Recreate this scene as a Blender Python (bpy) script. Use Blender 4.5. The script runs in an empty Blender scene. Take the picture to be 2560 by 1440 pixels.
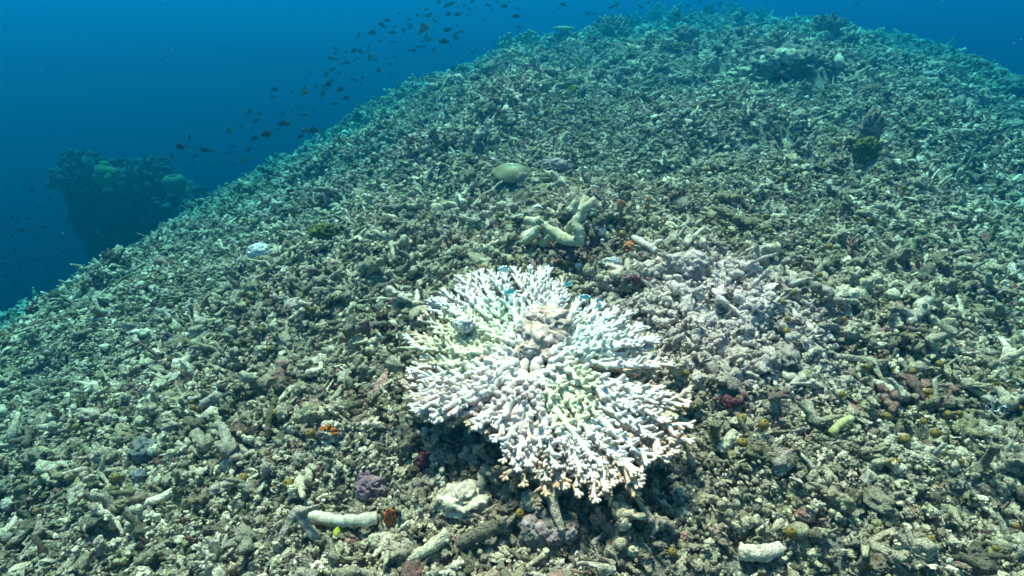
import bpy, bmesh, math, random
import numpy as np
from mathutils import Vector, Matrix, Euler

SC = bpy.context.scene
COL = SC.collection
rng = np.random.default_rng(7)
random.seed(7)

# ------------------------------------------------------------------ camera
CAM_H = 0.72
PITCH = math.radians(27.0)
FPX = 1525.0                       # focal length in photograph pixels (2560 wide)
cam_d = bpy.data.cameras.new("camera")
cam = bpy.data.objects.new("camera", cam_d)
COL.objects.link(cam)
cam.location = (0, 0, CAM_H)
cam.rotation_euler = (math.radians(90) - PITCH, 0, 0)
cam_d.sensor_width = 36.0
cam_d.lens = 36.0 * FPX / 2560.0
cam_d.clip_start = 0.02
cam_d.clip_end = 400
SC.camera = cam

# ------------------------------------------------------------------ light
SUN_EL, SUN_AZ = math.radians(67), math.radians(338)      # azimuth clockwise from +Y (ahead)
sdir = Vector((math.cos(SUN_EL) * math.sin(SUN_AZ), math.cos(SUN_EL) * math.cos(SUN_AZ), math.sin(SUN_EL)))
sun_d = bpy.data.lights.new("sun", 'SUN')
sun_d.energy = 5.0
sun_d.angle = math.radians(10)
sun_d.color = (1.0, 0.605, 0.47)
sun = bpy.data.objects.new("sun", sun_d)
COL.objects.link(sun)
sun.rotation_euler = sdir.to_track_quat('Z', 'Y').to_euler()
sun.location = (0, 0, 6)
W = bpy.data.worlds.new("World")
SC.world = W
W.use_nodes = True
wn = W.node_tree
sky = wn.nodes.new('ShaderNodeTexSky')
sky.sky_type = 'NISHITA'
sky.sun_disc = False
sky.sun_elevation = SUN_EL
sky.sun_rotation = SUN_AZ
wn.links.new(sky.outputs[0], wn.nodes['Background'].inputs[0])
wn.nodes['Background'].inputs[1].default_value = 0.065

vs = SC.view_settings
vs.view_transform = 'Standard'
vs.look = 'None'
vs.exposure = 1.84
vs.gamma = 1.0
cy = SC.cycles
cy.use_denoising = True
cy.max_bounces = 4
cy.diffuse_bounces = 2
cy.glossy_bounces = 1
cy.transmission_bounces = 1
cy.volume_bounces = 0
cy.transparent_max_bounces = 8
cy.sample_clamp_indirect = 4.0
cy.use_adaptive_sampling = True
cy.adaptive_threshold = 0.02

# haze: scattering colour, absorption, density (per metre)
HAZE_DENSITY = 0.62
HAZE_COLOR = (0.001, 0.060, 0.103)
HAZE_ABSORB = (0.0, 0.66, 0.82)
HAZE_G = 0.68

# ------------------------------------------------------------------ small helpers
def hash3(ix, iy, iz, seed):
    h = (ix.astype(np.int64) * 374761393 + iy.astype(np.int64) * 668265263 + iz.astype(np.int64) * 2147483647 + seed * 1274126177) & 0xFFFFFFFF
    h = ((h ^ (h >> 13)) * 1274126177) & 0xFFFFFFFF
    h = h ^ (h >> 16)
    return (h & 0xFFFF) / 32767.5 - 1.0

def vnoise(p, seed=0):
    """value noise, p (n,3) -> (n,) in -1..1"""
    p = np.asarray(p, float)
    i = np.floor(p).astype(np.int64)
    f = p - i
    f = f * f * (3 - 2 * f)
    out = 0
    for dx in (0, 1):
        wx = f[:, 0] if dx else 1 - f[:, 0]
        for dy in (0, 1):
            wy = f[:, 1] if dy else 1 - f[:, 1]
            for dz in (0, 1):
                wz = f[:, 2] if dz else 1 - f[:, 2]
                out = out + wx * wy * wz * hash3(i[:, 0] + dx, i[:, 1] + dy, i[:, 2] + dz, seed)
    return out

def fbm(p, oct=3, seed=0):
    a, s, t = 1.0, 0, 0
    p = np.asarray(p, float)
    for k in range(oct):
        s = s + a * vnoise(p, seed + k * 17)
        t += a
        a *= .5
        p = p * 2.03 + 3.1
    return s / t

class MB:
    """collects vertices and faces"""
    def __init__(s):
        s.v, s.f, s.n = [], [], 0
        s.c = []
    def add(s, v, f, c=None):
        v = np.asarray(v, float)
        s.v.append(v)
        s.f.extend([tuple(int(i) + s.n for i in q) for q in f])
        s.n += len(v)
        if c is not None:
            s.c.append(c)
    def verts(s):
        return np.concatenate(s.v) if s.v else np.zeros((0, 3))
    def mesh(s, name, smooth=True):
        me = bpy.data.meshes.new(name)
        me.from_pydata(s.verts().tolist(), [], s.f)
        if smooth:
            me.polygons.foreach_set('use_smooth', [True] * len(me.polygons))
        me.update()
        return me

def tube(path, radii, sides=8, cap=True, flat=False):
    """swept tube with rounded (or broken-off flat) ends"""
    P = np.asarray(path, float)
    R = np.asarray(radii, float)
    T = np.gradient(P, axis=0)
    T /= np.linalg.norm(T, axis=1)[:, None] + 1e-12
    if cap:
        k0, k1 = (0.25, 0.25) if flat else (0.75, 0.9)
        P = np.concatenate([[P[0] - T[0] * R[0] * k0], [P[0] - T[0] * R[0] * k0 * .6], P, [P[-1] + T[-1] * R[-1] * k1 * .6], [P[-1] + T[-1] * R[-1] * k1]])
        q = 0.85 if flat else 0.66
        R = np.concatenate([[R[0] * .25], [R[0] * q], R, [R[-1] * q], [R[-1] * .25]])
        T = np.concatenate([[T[0]], [T[0]], T, [T[-1]], [T[-1]]])
    n = len(P)
    u = np.cross(T[0], [0.3, 0.2, 0.93])
    if np.linalg.norm(u) < 1e-3:
        u = np.cross(T[0], [1, 0, 0])
    u /= np.linalg.norm(u)
    ang = np.arange(sides) * 2 * math.pi / sides
    V = np.zeros((n, sides, 3))
    for i in range(n):
        u = u - T[i] * np.dot(u, T[i])
        u /= np.linalg.norm(u) + 1e-12
        w = np.cross(T[i], u)
        V[i] = P[i] + R[i] * (np.cos(ang)[:, None] * u + np.sin(ang)[:, None] * w)
    F = []
    for i in range(n - 1):
        for j in range(sides):
            k = (j + 1) % sides
            F.append((i * sides + j, i * sides + k, (i + 1) * sides + k, (i + 1) * sides + j))
    F.append(tuple(range(sides))[::-1])
    F.append(tuple((n - 1) * sides + j for j in range(sides)))
    return V.reshape(-1, 3), F

_ico = {}
def ico(sub):
    if sub not in _ico:
        bm = bmesh.new()
        bmesh.ops.create_icosphere(bm, subdivisions=sub, radius=1)
        bm.verts.ensure_lookup_table()
        _ico[sub] = (np.array([v.co[:] for v in bm.verts]), [tuple(v.index for v in f.verts) for f in bm.faces])
        bm.free()
    v, f = _ico[sub]
    return v.copy(), f

def lump(scale, sub=3, amp=.3, freq=1.6, seed=0, ridge=False):
    v, f = ico(sub)
    n = fbm(v * freq + seed * 7.7, 4, seed)
    if ridge:
        n = 1 - 2 * np.abs(n) * 1.6
    v = v * (1 + amp * n)[:, None] * np.asarray(scale, float)
    return v, f

def rotz(v, a):
    c, s = math.cos(a), math.sin(a)
    v = np.asarray(v, float)
    return np.stack([v[:, 0] * c - v[:, 1] * s, v[:, 0] * s + v[:, 1] * c, v[:, 2]], 1)

def obj(name, me, mat=None, parent=None, loc=None, rot=None, scale=None):
    o = bpy.data.objects.new(name, me)
    COL.objects.link(o)
    if mat is not None and me is not None and not me.materials:
        me.materials.append(mat)
    if parent is not None:
        o.parent = parent
    if loc is not None:
        o.location = loc
    if rot is not None:
        o.rotation_euler = rot
    if scale is not None:
        o.scale = scale if hasattr(scale, '__len__') else (scale,) * 3
    return o

def tag(o, label=None, cat=None, group=None, kind=None):
    if label: o['label'] = label
    if cat: o['category'] = cat
    if group: o['group'] = group
    if kind: o['kind'] = kind
    return o

# ------------------------------------------------------------------ terrain
AZ = np.radians([-180, -110, -60, -44, -34.9, -23, -8, 4, 12.5, 23, 32, 40, 50, 70, 110, 180])
SKY = np.array([-.50, -.52, -.50, -.434, -.372, -.280, -.162, -.082, -.063, -.058, -.080, -.13, -.20, -.32, -.45, -.50])
CUR = np.array([.07, .08, .08, .07, .06, .045, .028, .018, .013, .011, .013, .017, .025, .04, .06, .07])
SLO = SKY + 2 * np.sqrt(CAM_H * CUR)
_aa = np.radians(np.arange(-180, 181, 1.0))
def _smooth(y):
    z = np.interp(_aa, AZ, y)
    k = np.exp(-np.linspace(-2, 2, 15) ** 2)
    k /= k.sum()
    zp = np.concatenate([z[-8:-1], z, z[1:8]])
    return np.convolve(zp, k, 'valid')
SLO_S, CUR_S = _smooth(SLO), _smooth(CUR)

BUMPS = []        # (x, y, radius, height) extra mounds, filled in below
def terrain(x, y, fine=True):
    x = np.atleast_1d(np.asarray(x, float))
    y = np.atleast_1d(np.asarray(y, float))
    r = np.hypot(x, y)
    a = np.arctan2(x, y)
    s = np.interp(a, _aa, SLO_S)
    c = np.interp(a, _aa, CUR_S)
    blend = np.clip(r / .4, 0, 1)
    s = s * blend
    q = np.where(r < 14, r * r, 196 + 28 * (r - 14))
    z = s * r - c * q
    z = np.where(z < -16, -16 - 6 * (1 - np.exp((z + 16) / 6)), z)
    p = np.stack([x, y, 0 * x], 1)
    lf = np.clip(r / 1.2, .45, 2.2)
    z = z + .042 * lf * fbm(p * 1.5, 3, 5) + .05 * np.clip(lf - .8, 0, 2) * vnoise(p * 2.7, 77)
    z = z + .016 * vnoise(p * 6.0, 9)
    if fine:
        z = z + .010 * vnoise(p * 17.0, 11) - .070 * np.clip(vnoise(p * 8.0, 31) - .25, 0, 1) * np.clip(r / 1.5, .8, 2)
    for bx, by, br, bh in BUMPS:
        z = z + bh * np.exp(-((x - bx) ** 2 + (y - by) ** 2) / br ** 2)
    return z

CF = np.array([0, math.cos(PITCH), -math.sin(PITCH)])
CD = np.array([0, -math.sin(PITCH), -math.cos(PITCH)])
def ray(px, py):
    u, v = (px - 1280) / FPX, (py - 720) / FPX
    d = CF + np.array([u, 0, 0]) + v * CD
    return d                                    # depth 1 along the view axis
def hit(px, py, up=0.0):
    """where the view ray through a photo pixel meets the seabed (raised by up)"""
    d = ray(px, py)
    t = np.geomspace(.3, 40, 700)
    pts = np.array([0, 0, CAM_H]) + t[:, None] * d
    under = pts[:, 2] < terrain(pts[:, 0], pts[:, 1]) + up
    if not under.any():
        g = pts[:, 2] - terrain(pts[:, 0], pts[:, 1])
        k = int(np.argmin(g[t < 12]))
        return np.array([pts[k, 0], pts[k, 1], terrain(pts[k, 0], pts[k, 1])[0] + up]), t[k]
    k = int(np.argmax(under))
    lo, hi = t[max(k - 1, 0)], t[k]
    for _ in range(18):
        m = (lo + hi) / 2
        p = np.array([0, 0, CAM_H]) + m * d
        if p[2] < terrain(p[0], p[1])[0] + up: hi = m
        else: lo = m
    p = np.array([0, 0, CAM_H]) + hi * d
    return p, hi
def at(px, py, depth):
    return np.array([0, 0, CAM_H]) + depth * ray(px, py)
def ground(x, y):
    return float(terrain(x, y)[0])
def project(P):
    P = np.asarray(P, float) - np.array([0, 0, CAM_H])
    dep = P @ CF
    return 1280 + FPX * P[..., 0] / dep, 720 + FPX * (P @ CD) / dep, dep

for px, py, rad, hh in ((1800, 780, .16, .05), (1420, 580, .12, .03), (930, 880, .12, .02), (1900, 185, .5, .10), (2160, 400, .18, .05)):
    p, t = hit(px, py)
    BUMPS.append((p[0], p[1], rad, hh))

# ------------------------------------------------------------------ materials
def new_mat(name):
    m = bpy.data.materials.new(name)
    m.use_nodes = True
    nt = m.node_tree
    b = nt.nodes['Principled BSDF']
    b.inputs['Roughness'].default_value = .85
    b.inputs['Specular IOR Level'].default_value = .15
    return m, nt, b
def N(nt, t, **kw):
    n = nt.nodes.new(t)
    for k, v in kw.items():
        if k in n.inputs: n.inputs[k].default_value = v
        else: setattr(n, k, v)
    return n
def noise(nt, scale, vec=None, detail=4, rough=.6):
    n = N(nt, 'ShaderNodeTexNoise')
    n.inputs['Scale'].default_value = scale
    n.inputs['Detail'].default_value = detail
    n.inputs['Roughness'].default_value = rough
    if vec is not None: nt.links.new(vec, n.inputs['Vector'])
    return n.outputs['Fac']
def ramp(nt, fac, stops, interp='LINEAR'):
    n = N(nt, 'ShaderNodeValToRGB')
    e = n.color_ramp.elements
    n.color_ramp.interpolation = interp
    while len(e) < len(stops): e.new(.5)
    for el, (p, c) in zip(e, stops):
        el.position = p
        el.color = (*c, 1) if len(c) == 3 else c
    nt.links.new(fac, n.inputs[0])
    return n.outputs[0]
def mix(nt, fac, a, b, mode='MIX'):
    n = N(nt, 'ShaderNodeMix', data_type='RGBA', blend_type=mode)
    for s, v in ((n.inputs[0], fac), (n.inputs[6], a), (n.inputs[7], b)):
        if isinstance(v, (int, float)): s.default_value = v
        elif isinstance(v, tuple): s.default_value = (*v, 1)
        else: nt.links.new(v, s)
    return n.outputs[2]
def bump(nt, b, h, strength=.5, dist=.002, normal=None):
    n = N(nt, 'ShaderNodeBump')
    n.inputs['Strength'].default_value = strength
    n.inputs['Distance'].default_value = dist
    nt.links.new(h, n.inputs['Height'])
    if normal is not None: nt.links.new(normal, n.inputs['Normal'])
    nt.links.new(n.outputs[0], b.inputs['Normal'])
    return n.outputs[0]
BW = lambda a: (a, a, a)

def rubble_material(name, pal, turf=.6, patches=()):
    m, nt, b = new_mat(name)
    oi = N(nt, 'ShaderNodeObjectInfo')
    geo = N(nt, 'ShaderNodeNewGeometry')
    pos = geo.outputs['Position']
    base = ramp(nt, oi.outputs['Random'], pal)
    # second, independent random number per piece -> brightness
    wn_ = N(nt, 'ShaderNodeTexWhiteNoise', noise_dimensions='1D')
    nt.links.new(oi.outputs['Random'], wn_.inputs['W'])
    br = ramp(nt, wn_.outputs['Value'], [(0, BW(.36)), (.45, BW(1.08)), (1, BW(1.75))])
    base = mix(nt, 1.0, base, br, 'MULTIPLY')
    # turf algae and sediment in patches over the reef
    n1 = noise(nt, 2.2, pos, 4)
    n2 = noise(nt, 60, pos, 5, .7)
    tm = N(nt, 'ShaderNodeMath', operation='MULTIPLY')
    nt.links.new(ramp(nt, n1, [(.35, BW(0)), (.65, BW(1))]), tm.inputs[0])
    nt.links.new(ramp(nt, n2, [(.42, BW(0)), (.6, BW(turf))]), tm.inputs[1])
    base = mix(nt, tm.outputs[0], base, (.17, .175, .12))
    # coralline crust: pink and maroon flecks
    n3 = noise(nt, 38, pos, 3)
    n4 = noise(nt, 3.1, pos, 2)
    cm = N(nt, 'ShaderNodeMath', operation='MULTIPLY')
    nt.links.new(ramp(nt, n3, [(.56, BW(0)), (.66, BW(.85))]), cm.inputs[0])
    nt.links.new(ramp(nt, n4, [(.48, BW(0)), (.62, BW(1))]), cm.inputs[1])
    base = mix(nt, cm.outputs[0], base, (.27, .115, .12))
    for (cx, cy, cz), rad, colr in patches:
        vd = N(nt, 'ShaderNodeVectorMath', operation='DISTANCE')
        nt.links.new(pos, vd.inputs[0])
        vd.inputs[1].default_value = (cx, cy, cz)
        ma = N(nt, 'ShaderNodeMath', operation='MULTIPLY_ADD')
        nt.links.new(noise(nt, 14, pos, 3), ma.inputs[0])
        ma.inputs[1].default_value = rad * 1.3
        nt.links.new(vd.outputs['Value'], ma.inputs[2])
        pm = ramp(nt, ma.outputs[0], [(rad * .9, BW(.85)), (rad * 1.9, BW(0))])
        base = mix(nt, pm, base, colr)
    # speckle: pits and pale grains
    n5 = noise(nt, 420, pos, 3, .7)
    base = mix(nt, .8, base, ramp(nt, n5, [(.34, BW(.40)), (.5, BW(1.08)), (.66, BW(1.5))]), 'MULTIPLY')
    n6 = noise(nt, 110, pos, 3, .6)
    base = mix(nt, .7, base, ramp(nt, n6, [(.32, BW(.5)), (.5, BW(1.06)), (.68, BW(1.4))]), 'MULTIPLY')
    nt.links.new(base, b.inputs['Base Color'])
    h1 = bump(nt, b, n6, 1.0, .010)
    bump(nt, b, n5, .9, .004, h1)
    b.inputs['Roughness'].default_value = .95
    return m

PAL = [(0, (0.446, 0.374, 0.248)), (.13, (0.286, 0.240, 0.149)), (.26, (0.530, 0.450, 0.305)), (.36, (0.180, 0.155, 0.091)), (.46, (0.424, 0.344, 0.231)),
       (.56, (0.329, 0.275, 0.206)), (.65, (0.594, 0.509, 0.355)), (.73, (0.360, 0.275, 0.194)), (.80, (0.424, 0.355, 0.280)), (.87, (0.234, 0.205, 0.099)), (.92, (0.170, 0.130, 0.079)), (.975, (0.266, 0.130, 0.108)), (1.0, (0.637, 0.550, 0.396))]
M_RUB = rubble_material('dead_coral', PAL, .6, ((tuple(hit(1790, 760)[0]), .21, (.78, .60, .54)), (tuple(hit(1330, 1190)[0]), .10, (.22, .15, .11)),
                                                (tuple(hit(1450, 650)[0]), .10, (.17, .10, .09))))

def ground_material():
    m, nt, b = new_mat('seabed')
    geo = N(nt, 'ShaderNodeNewGeometry')
    pos = geo.outputs['Position']
    n1 = noise(nt, 9, pos, 6, .7)
    base = ramp(nt, n1, [(.3, (.09, .08, .06)), (.5, (.19, .175, .135)), (.7, (.32, .295, .24))])
    n2 = noise(nt, 160, pos, 4, .7)
    base = mix(nt, .8, base, ramp(nt, n2, [(.32, BW(.3)), (.5, BW(1)), (.7, BW(1.5))]), 'MULTIPLY')
    nt.links.new(base, b.inputs['Base Color'])
    bump(nt, b, n2, 1, .01)
    return m
M_GROUND = ground_material()

# ------------------------------------------------------------------ seabed
def build_seabed():
    rr = np.concatenate([[0.0], np.geomspace(.12, 75, 300)])
    aa = np.concatenate([np.linspace(-62, 62, 340), np.linspace(62, 298, 70)[1:-1]])
    A = np.radians(aa)
    na, nr = len(A), len(rr)
    X = np.outer(rr, np.sin(A)).ravel()
    Y = np.outer(rr, np.cos(A)).ravel()
    Z = terrain(X, Y)
    V = np.stack([X, Y, Z], 1)
    F = []
    for i in range(nr - 1):
        j = np.arange(na)
        k = (j + 1) % na
        if i == 0:
            F.extend(np.stack([0 * j, (i + 1) * na + j, (i + 1) * na + k], 1)[:, ::-1].tolist())
        else:
            F.extend(np.stack([i * na + j, i * na + k, (i + 1) * na + k, (i + 1) * na + j], 1).tolist())
    me = bpy.data.meshes.new('seabed')
    me.from_pydata(V.tolist(), [], F)
    me.polygons.foreach_set('use_smooth', [True] * len(me.polygons))
    me.update()
    o = obj('seabed', me, M_GROUND)
    tag(o, 'sloping reef bed under grey green broken coral rubble', 'seabed', kind='structure')
    return o
seabed = build_seabed()

# ------------------------------------------------------------------ rubble prototypes
def rough(v, c, amp, freq, seed):
    return v + (v - c) * (amp * fbm(v * freq, 4, seed))[:, None]
def proto_branch(i, r):
    mb = MB()
    L = r.uniform(.020, .042)
    n = 11
    t = np.linspace(-.5, .5, n)
    bend = r.uniform(-.5, .5)
    P = np.stack([t * L, bend * L * (t * t - .1) + .0022 * r.normal(size=n), .0022 * r.normal(size=n)], 1)
    R0 = r.uniform(.0040, .0064)
    R = R0 * (1.1 - .4 * (t + .5)) * (1 + .16 * r.normal(size=n))
    mb.add(*tube(P, R, 9, True, True))
    for k in range(r.integers(2, 6)):
        j = r.integers(1, n)
        d = np.array([r.uniform(-.1, .9), r.choice([-1, 1]) * r.uniform(.4, 1), r.uniform(-.3, 1.0)])
        d /= np.linalg.norm(d)
        l = r.uniform(.006, .020)
        Q = P[j] + np.outer(np.linspace(0, 1, 5), d) * l + np.outer(np.linspace(0, 1, 5) ** 2, r.normal(size=3)) * .004
        mb.add(*tube(Q, R[j] * np.linspace(.95, .55, 5), 7, True, r.random() < .6))
    for k in range(14):                                  # worn knobs
        j = r.integers(0, n)
        a = r.normal(size=3); a /= np.linalg.norm(a)
        w, g = lump(np.ones(3) * R[j] * r.uniform(.3, .6), 1, .3, 1.5, i + k)
        mb.add(w + P[j] + a * R[j] * .9, g)
    v = mb.verts()
    c = P[np.argmin(((v[:, None] - P[None]) ** 2).sum(2), 1)]
    mb.v = [rough(v, c, .55, 230, i)]
    return mb.mesh('coral_fragment')
def proto_antler(i, r):
    mb = MB()
    for k in range(r.integers(3, 6)):
        d = np.array([1, r.uniform(-.9, .9), r.uniform(-.25, .7)]); d /= np.linalg.norm(d)
        l = r.uniform(.018, .036)
        s = np.linspace(0, 1, 8)
        Q = np.outer(s, d) * l + np.outer(s * s, r.normal(size=3)) * .008 - np.array([.012, 0, 0])
        mb.add(*tube(Q, r.uniform(.0036, .0056) * np.linspace(1.1, .6, 8) * (1 + .15 * r.normal(size=8)), 8, True, r.random() < .7))
    v = mb.verts()
    mb.v = [v + fbm(v * 260, 3, i)[:, None] * r.normal(size=3) * .0022]
    return mb.mesh('coral_fragment')
def proto_chunk(i, r):
    sc = np.array([r.uniform(.009, .018), r.uniform(.008, .013), r.uniform(.006, .010)])
    v, f = lump(sc, 3, .62, r.uniform(1.7, 2.8), i, i % 2 == 0)
    v = rough(v, v * 0, .45, 260, i + 3)
    mb = MB(); mb.add(v, f)
    for k in range(r.integers(2, 6)):
        d = r.normal(size=3); d /= np.linalg.norm(d)
        w, g = lump(np.array([1, 1, 1]) * r.uniform(.0025, .0055), 1, .35, 1.5, i + k)
        mb.add(w + d * sc * .9, g)
    return mb.mesh('coral_fragment')
def proto_shard(i, r):
    v, f = lump((r.uniform(.013, .024), r.uniform(.009, .015), .0035), 3, .6, 2.4, i)
    v = rough(v, v * 0, .3, 260, i + 3)
    v[:, 2] += .004 * np.sin(v[:, 0] * 120 + i)
    mb = MB(); mb.add(v, f)
    return mb.mesh('coral_fragment')
def proto_knobby(i, r):
    mb = MB()
    for k in range(r.integers(7, 13)):
        w, g = lump(np.array([1, .9, .85]) * r.uniform(.0032, .0068), 2, .45, 2.2, i * 9 + k)
        mb.add(w + r.normal(size=3) * np.array([.010, .007, .004]), g)
    return mb.mesh('coral_fragment')

PROTO = []
protos = bpy.data.collections.new('fragment_shapes')
for i in range(22):
    r = np.random.default_rng(100 + i)
    fn = proto_branch if i < 7 else (proto_antler if i < 9 else (proto_chunk if i < 14 else (proto_knobby if i < 20 else proto_shard)))
    me = fn(i, r)
    me.materials.append(M_RUB)
    PROTO.append(me)
    po = bpy.data.objects.new('fragment_shape_%02d' % i, me)
    protos.objects.link(po)

def scatter_group(mat=None):
    g = bpy.data.node_groups.new('scatter_fragments', 'GeometryNodeTree')
    g.interface.new_socket('Geometry', in_out='INPUT', socket_type='NodeSocketGeometry')
    g.interface.new_socket('Geometry', in_out='OUTPUT', socket_type='NodeSocketGeometry')
    gi = g.nodes.new('NodeGroupInput'); go = g.nodes.new('NodeGroupOutput')
    ci = g.nodes.new('GeometryNodeCollectionInfo')
    ci.inputs['Collection'].default_value = protos
    ci.inputs['Separate Children'].default_value = True
    ci.inputs['Reset Children'].default_value = True
    ip = g.nodes.new('GeometryNodeInstanceOnPoints')
    ip.inputs['Pick Instance'].default_value = True
    def na(nm, ty):
        n = g.nodes.new('GeometryNodeInputNamedAttribute')
        n.data_type = ty
        n.inputs['Name'].default_value = nm
        return n.outputs['Attribute']
    e2r = g.nodes.new('FunctionNodeEulerToRotation')
    g.links.new(na('rot', 'FLOAT_VECTOR'), e2r.inputs[0])
    g.links.new(gi.outputs[0], ip.inputs['Points'])
    g.links.new(ci.outputs[0], ip.inputs['Instance'])
    g.links.new(na('idx', 'INT'), ip.inputs['Instance Index'])
    g.links.new(e2r.outputs[0], ip.inputs['Rotation'])
    g.links.new(na('scl', 'FLOAT_VECTOR'), ip.inputs['Scale'])
    if mat is None:
        g.links.new(ip.outputs[0], go.inputs[0])
    else:
        sm = g.nodes.new('GeometryNodeSetMaterial')
        sm.inputs['Material'].default_value = mat
        g.links.new(ip.outputs[0], sm.inputs[0])
        g.links.new(sm.outputs[0], go.inputs[0])
    return g
SCATTER = scatter_group()
def scatter_object(name, P, rot, scl, idx, parent, grp=None):
    me = bpy.data.meshes.new(name)
    me.from_pydata(np.asarray(P).tolist(), [], [])
    for nm, ty, arr, key in (('rot', 'FLOAT_VECTOR', rot, 'vector'), ('scl', 'FLOAT_VECTOR', scl, 'vector'), ('idx', 'INT', idx, 'value')):
        a = me.attributes.new(nm, ty, 'POINT')
        a.data.foreach_set(key, np.asarray(arr).ravel())
    o = obj(name, me, None, parent)
    o['kind'] = 'stuff'
    md = o.modifiers.new('scatter', 'NODES')
    md.node_group = grp or SCATTER
    return o

def rubble_points():
    out = []
    def ring(r0, r1, a0, a1, dens, smin, smax):
        area = .5 * math.radians(a1 - a0) * (r1 * r1 - r0 * r0)
        n = int(area * dens)
        r = np.sqrt(rng.uniform(r0 * r0, r1 * r1, n))
        a = np.radians(rng.uniform(a0, a1, n))
        rs = np.sqrt(CAM_H / np.interp(a, _aa, CUR_S))         # skyline distance
        keep = r < rs * 1.25 + .3
        r, a = r[keep], a[keep]
        s = smin + (smax - smin) * rng.random(len(r)) ** 3.6
        out.append(np.stack([r * np.sin(a), r * np.cos(a), s], 1))
    ring(.05, 1.0, -75, 75, 15000, .46, 1.35)
    ring(.05, 1.0, -75, 75, 10000, .20, .45)
    ring(1.0, 1.9, -65, 65, 12000, .48, 1.4)
    ring(1.0, 1.9, -62, 62, 5000, .25, .45)
    ring(1.9, 3.2, -60, 60, 10500, .48, 1.45)
    ring(3.2, 5.5, -60, 60, 4800, .66, 2.0)
    ring(5.5, 11, -40, 60, 1700, .95, 2.8)
    ring(.3, 3.2, -62, 62, 170, 1.3, 2.0)
    Q = np.concatenate(out)
    grit = fbm(np.stack([Q[:, 0], Q[:, 1], 0 * Q[:, 0]], 1) * 1.9, 3, 51)      # drifts of finer grit between the coarser heaps
    Q = Q[~((grit > .16) & (Q[:, 2] > .7) & (rng.random(len(Q)) < .8))]
    n = len(Q)
    x, y, s = Q.T
    idx = rng.integers(0, 22, n)
    small = s < .5
    idx = np.where(small, rng.integers(9, 22, n), idx)
    idx = np.where((s > 1.3) & (np.hypot(x, y) < 3.2), rng.integers(0, 9, n), idx)          # only branches come large
    up = (rng.random(n) ** 2.0 * .034 - .008) * np.clip(s, .6, 2) + np.where(small, .004, 0)
    z = terrain(x, y) + up
    tilt = rng.normal(0, .5, (n, 2))
    stand = rng.random(n) < .08
    tilt[stand] += rng.choice([-1, 1], (stand.sum(), 2)) * rng.uniform(.5, 1.1, (stand.sum(), 2))
    rot = np.stack([tilt[:, 0], tilt[:, 1], rng.uniform(0, 2 * math.pi, n)], 1)
    scl = s[:, None] * rng.uniform(.8, 1.25, (n, 3))
    return np.stack([x, y, z], 1), rot, scl, idx, s, up

CLEAR = []          # (x, y, radius): spots kept free of loose pieces for the things that stand there
# ------------------------------------------------------------------ materials for living things
def speckled(name, c1, c2, scale=40, bumpd=.003, rough=.8, c3=None, spec=.2, local=True):
    m, nt, b = new_mat(name)
    if local:
        v = N(nt, 'ShaderNodeTexCoord').outputs['Object']
    else:
        v = N(nt, 'ShaderNodeNewGeometry').outputs['Position']
    n1 = noise(nt, scale, v, 5, .65)
    st = [(.36, c1), (.62, c2)] if c3 is None else [(.34, c1), (.52, c2), (.64, c3)]
    base = ramp(nt, n1, st)
    n2 = noise(nt, scale * 7, v, 3, .7)
    base = mix(nt, .6, base, ramp(nt, n2, [(.33, BW(.5)), (.5, BW(1)), (.68, BW(1.25))]), 'MULTIPLY')
    nt.links.new(base, b.inputs['Base Color'])
    bump(nt, b, n2, .7, bumpd)
    b.inputs['Roughness'].default_value = rough
    b.inputs['Specular IOR Level'].default_value = spec
    return m
def pigment_mat(name, scale=300, bumpd=.0012, rough=.7):
    m, nt, b = new_mat(name)
    at_ = N(nt, 'ShaderNodeAttribute', attribute_name='pigment')
    v = N(nt, 'ShaderNodeNewGeometry').outputs['Position']
    n2 = noise(nt, scale, v, 3, .6)
    base = mix(nt, .5, at_.outputs['Color'], ramp(nt, n2, [(.34, BW(.6)), (.5, BW(1)), (.7, BW(1.1))]), 'MULTIPLY')
    nt.links.new(base, b.inputs['Base Color'])
    bump(nt, b, n2, .5, bumpd)
    b.inputs['Roughness'].default_value = rough
    return m
def set_pigment(me, col):
    a = me.color_attributes.new('pigment', 'FLOAT_COLOR', 'POINT')
    c = np.ones((len(me.vertices), 4))
    c[:, :3] = np.clip(col, 0, 1)
    a.data.foreach_set('color', c.ravel())
def normals(me):
    n = np.zeros(len(me.vertices) * 3)
    me.vertex_normals.foreach_get('vector', n)
    return n.reshape(-1, 3)
M_PIG = pigment_mat('bleached_coral')
M_PIG2 = pigment_mat('pigmented_skin', 120, .002)
M_CRUST = speckled('pink_white_crust', (.42, .29, .23), (.58, .45, .37), 75, .003, c3=(.66, .57, .50), local=False)
M_DARKROCK = speckled('dark_rubble_rock', (.10, .085, .065), (.26, .22, .17), 45, .006, .95, local=False)
M_OLIVE = speckled('olive_sea_squirt', (.13, .08, .008), (.24, .15, .015), 60, .0006, .5, spec=.4)
M_SIPHON = speckled('dark_siphon', (.02, .015, .005), (.04, .03, .01), 60, .0003)  # near-black colour standing in for the shade inside the siphon hole
M_WHITE = speckled('white_sponge', (.50, .47, .42), (.66, .63, .59), 50, .002, local=False)
M_PURPLE = speckled('purple_crust', (.15, .08, .095), (.26, .16, .18), 60, .003, c3=(.36, .28, .28), local=False)
M_MAROON = speckled('maroon_crust', (.075, .015, .022), (.16, .05, .06), 50, .003, local=False)
M_DUSK = speckled('dusky_brown_crust', (.17, .11, .10), (.32, .23, .21), 60, .004, c3=(.42, .34, .32), local=False)
M_ALGST = speckled('algae_film', (.30, .28, .05), (.48, .45, .20), 60, .004, c3=(.56, .52, .34), local=False)
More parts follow.
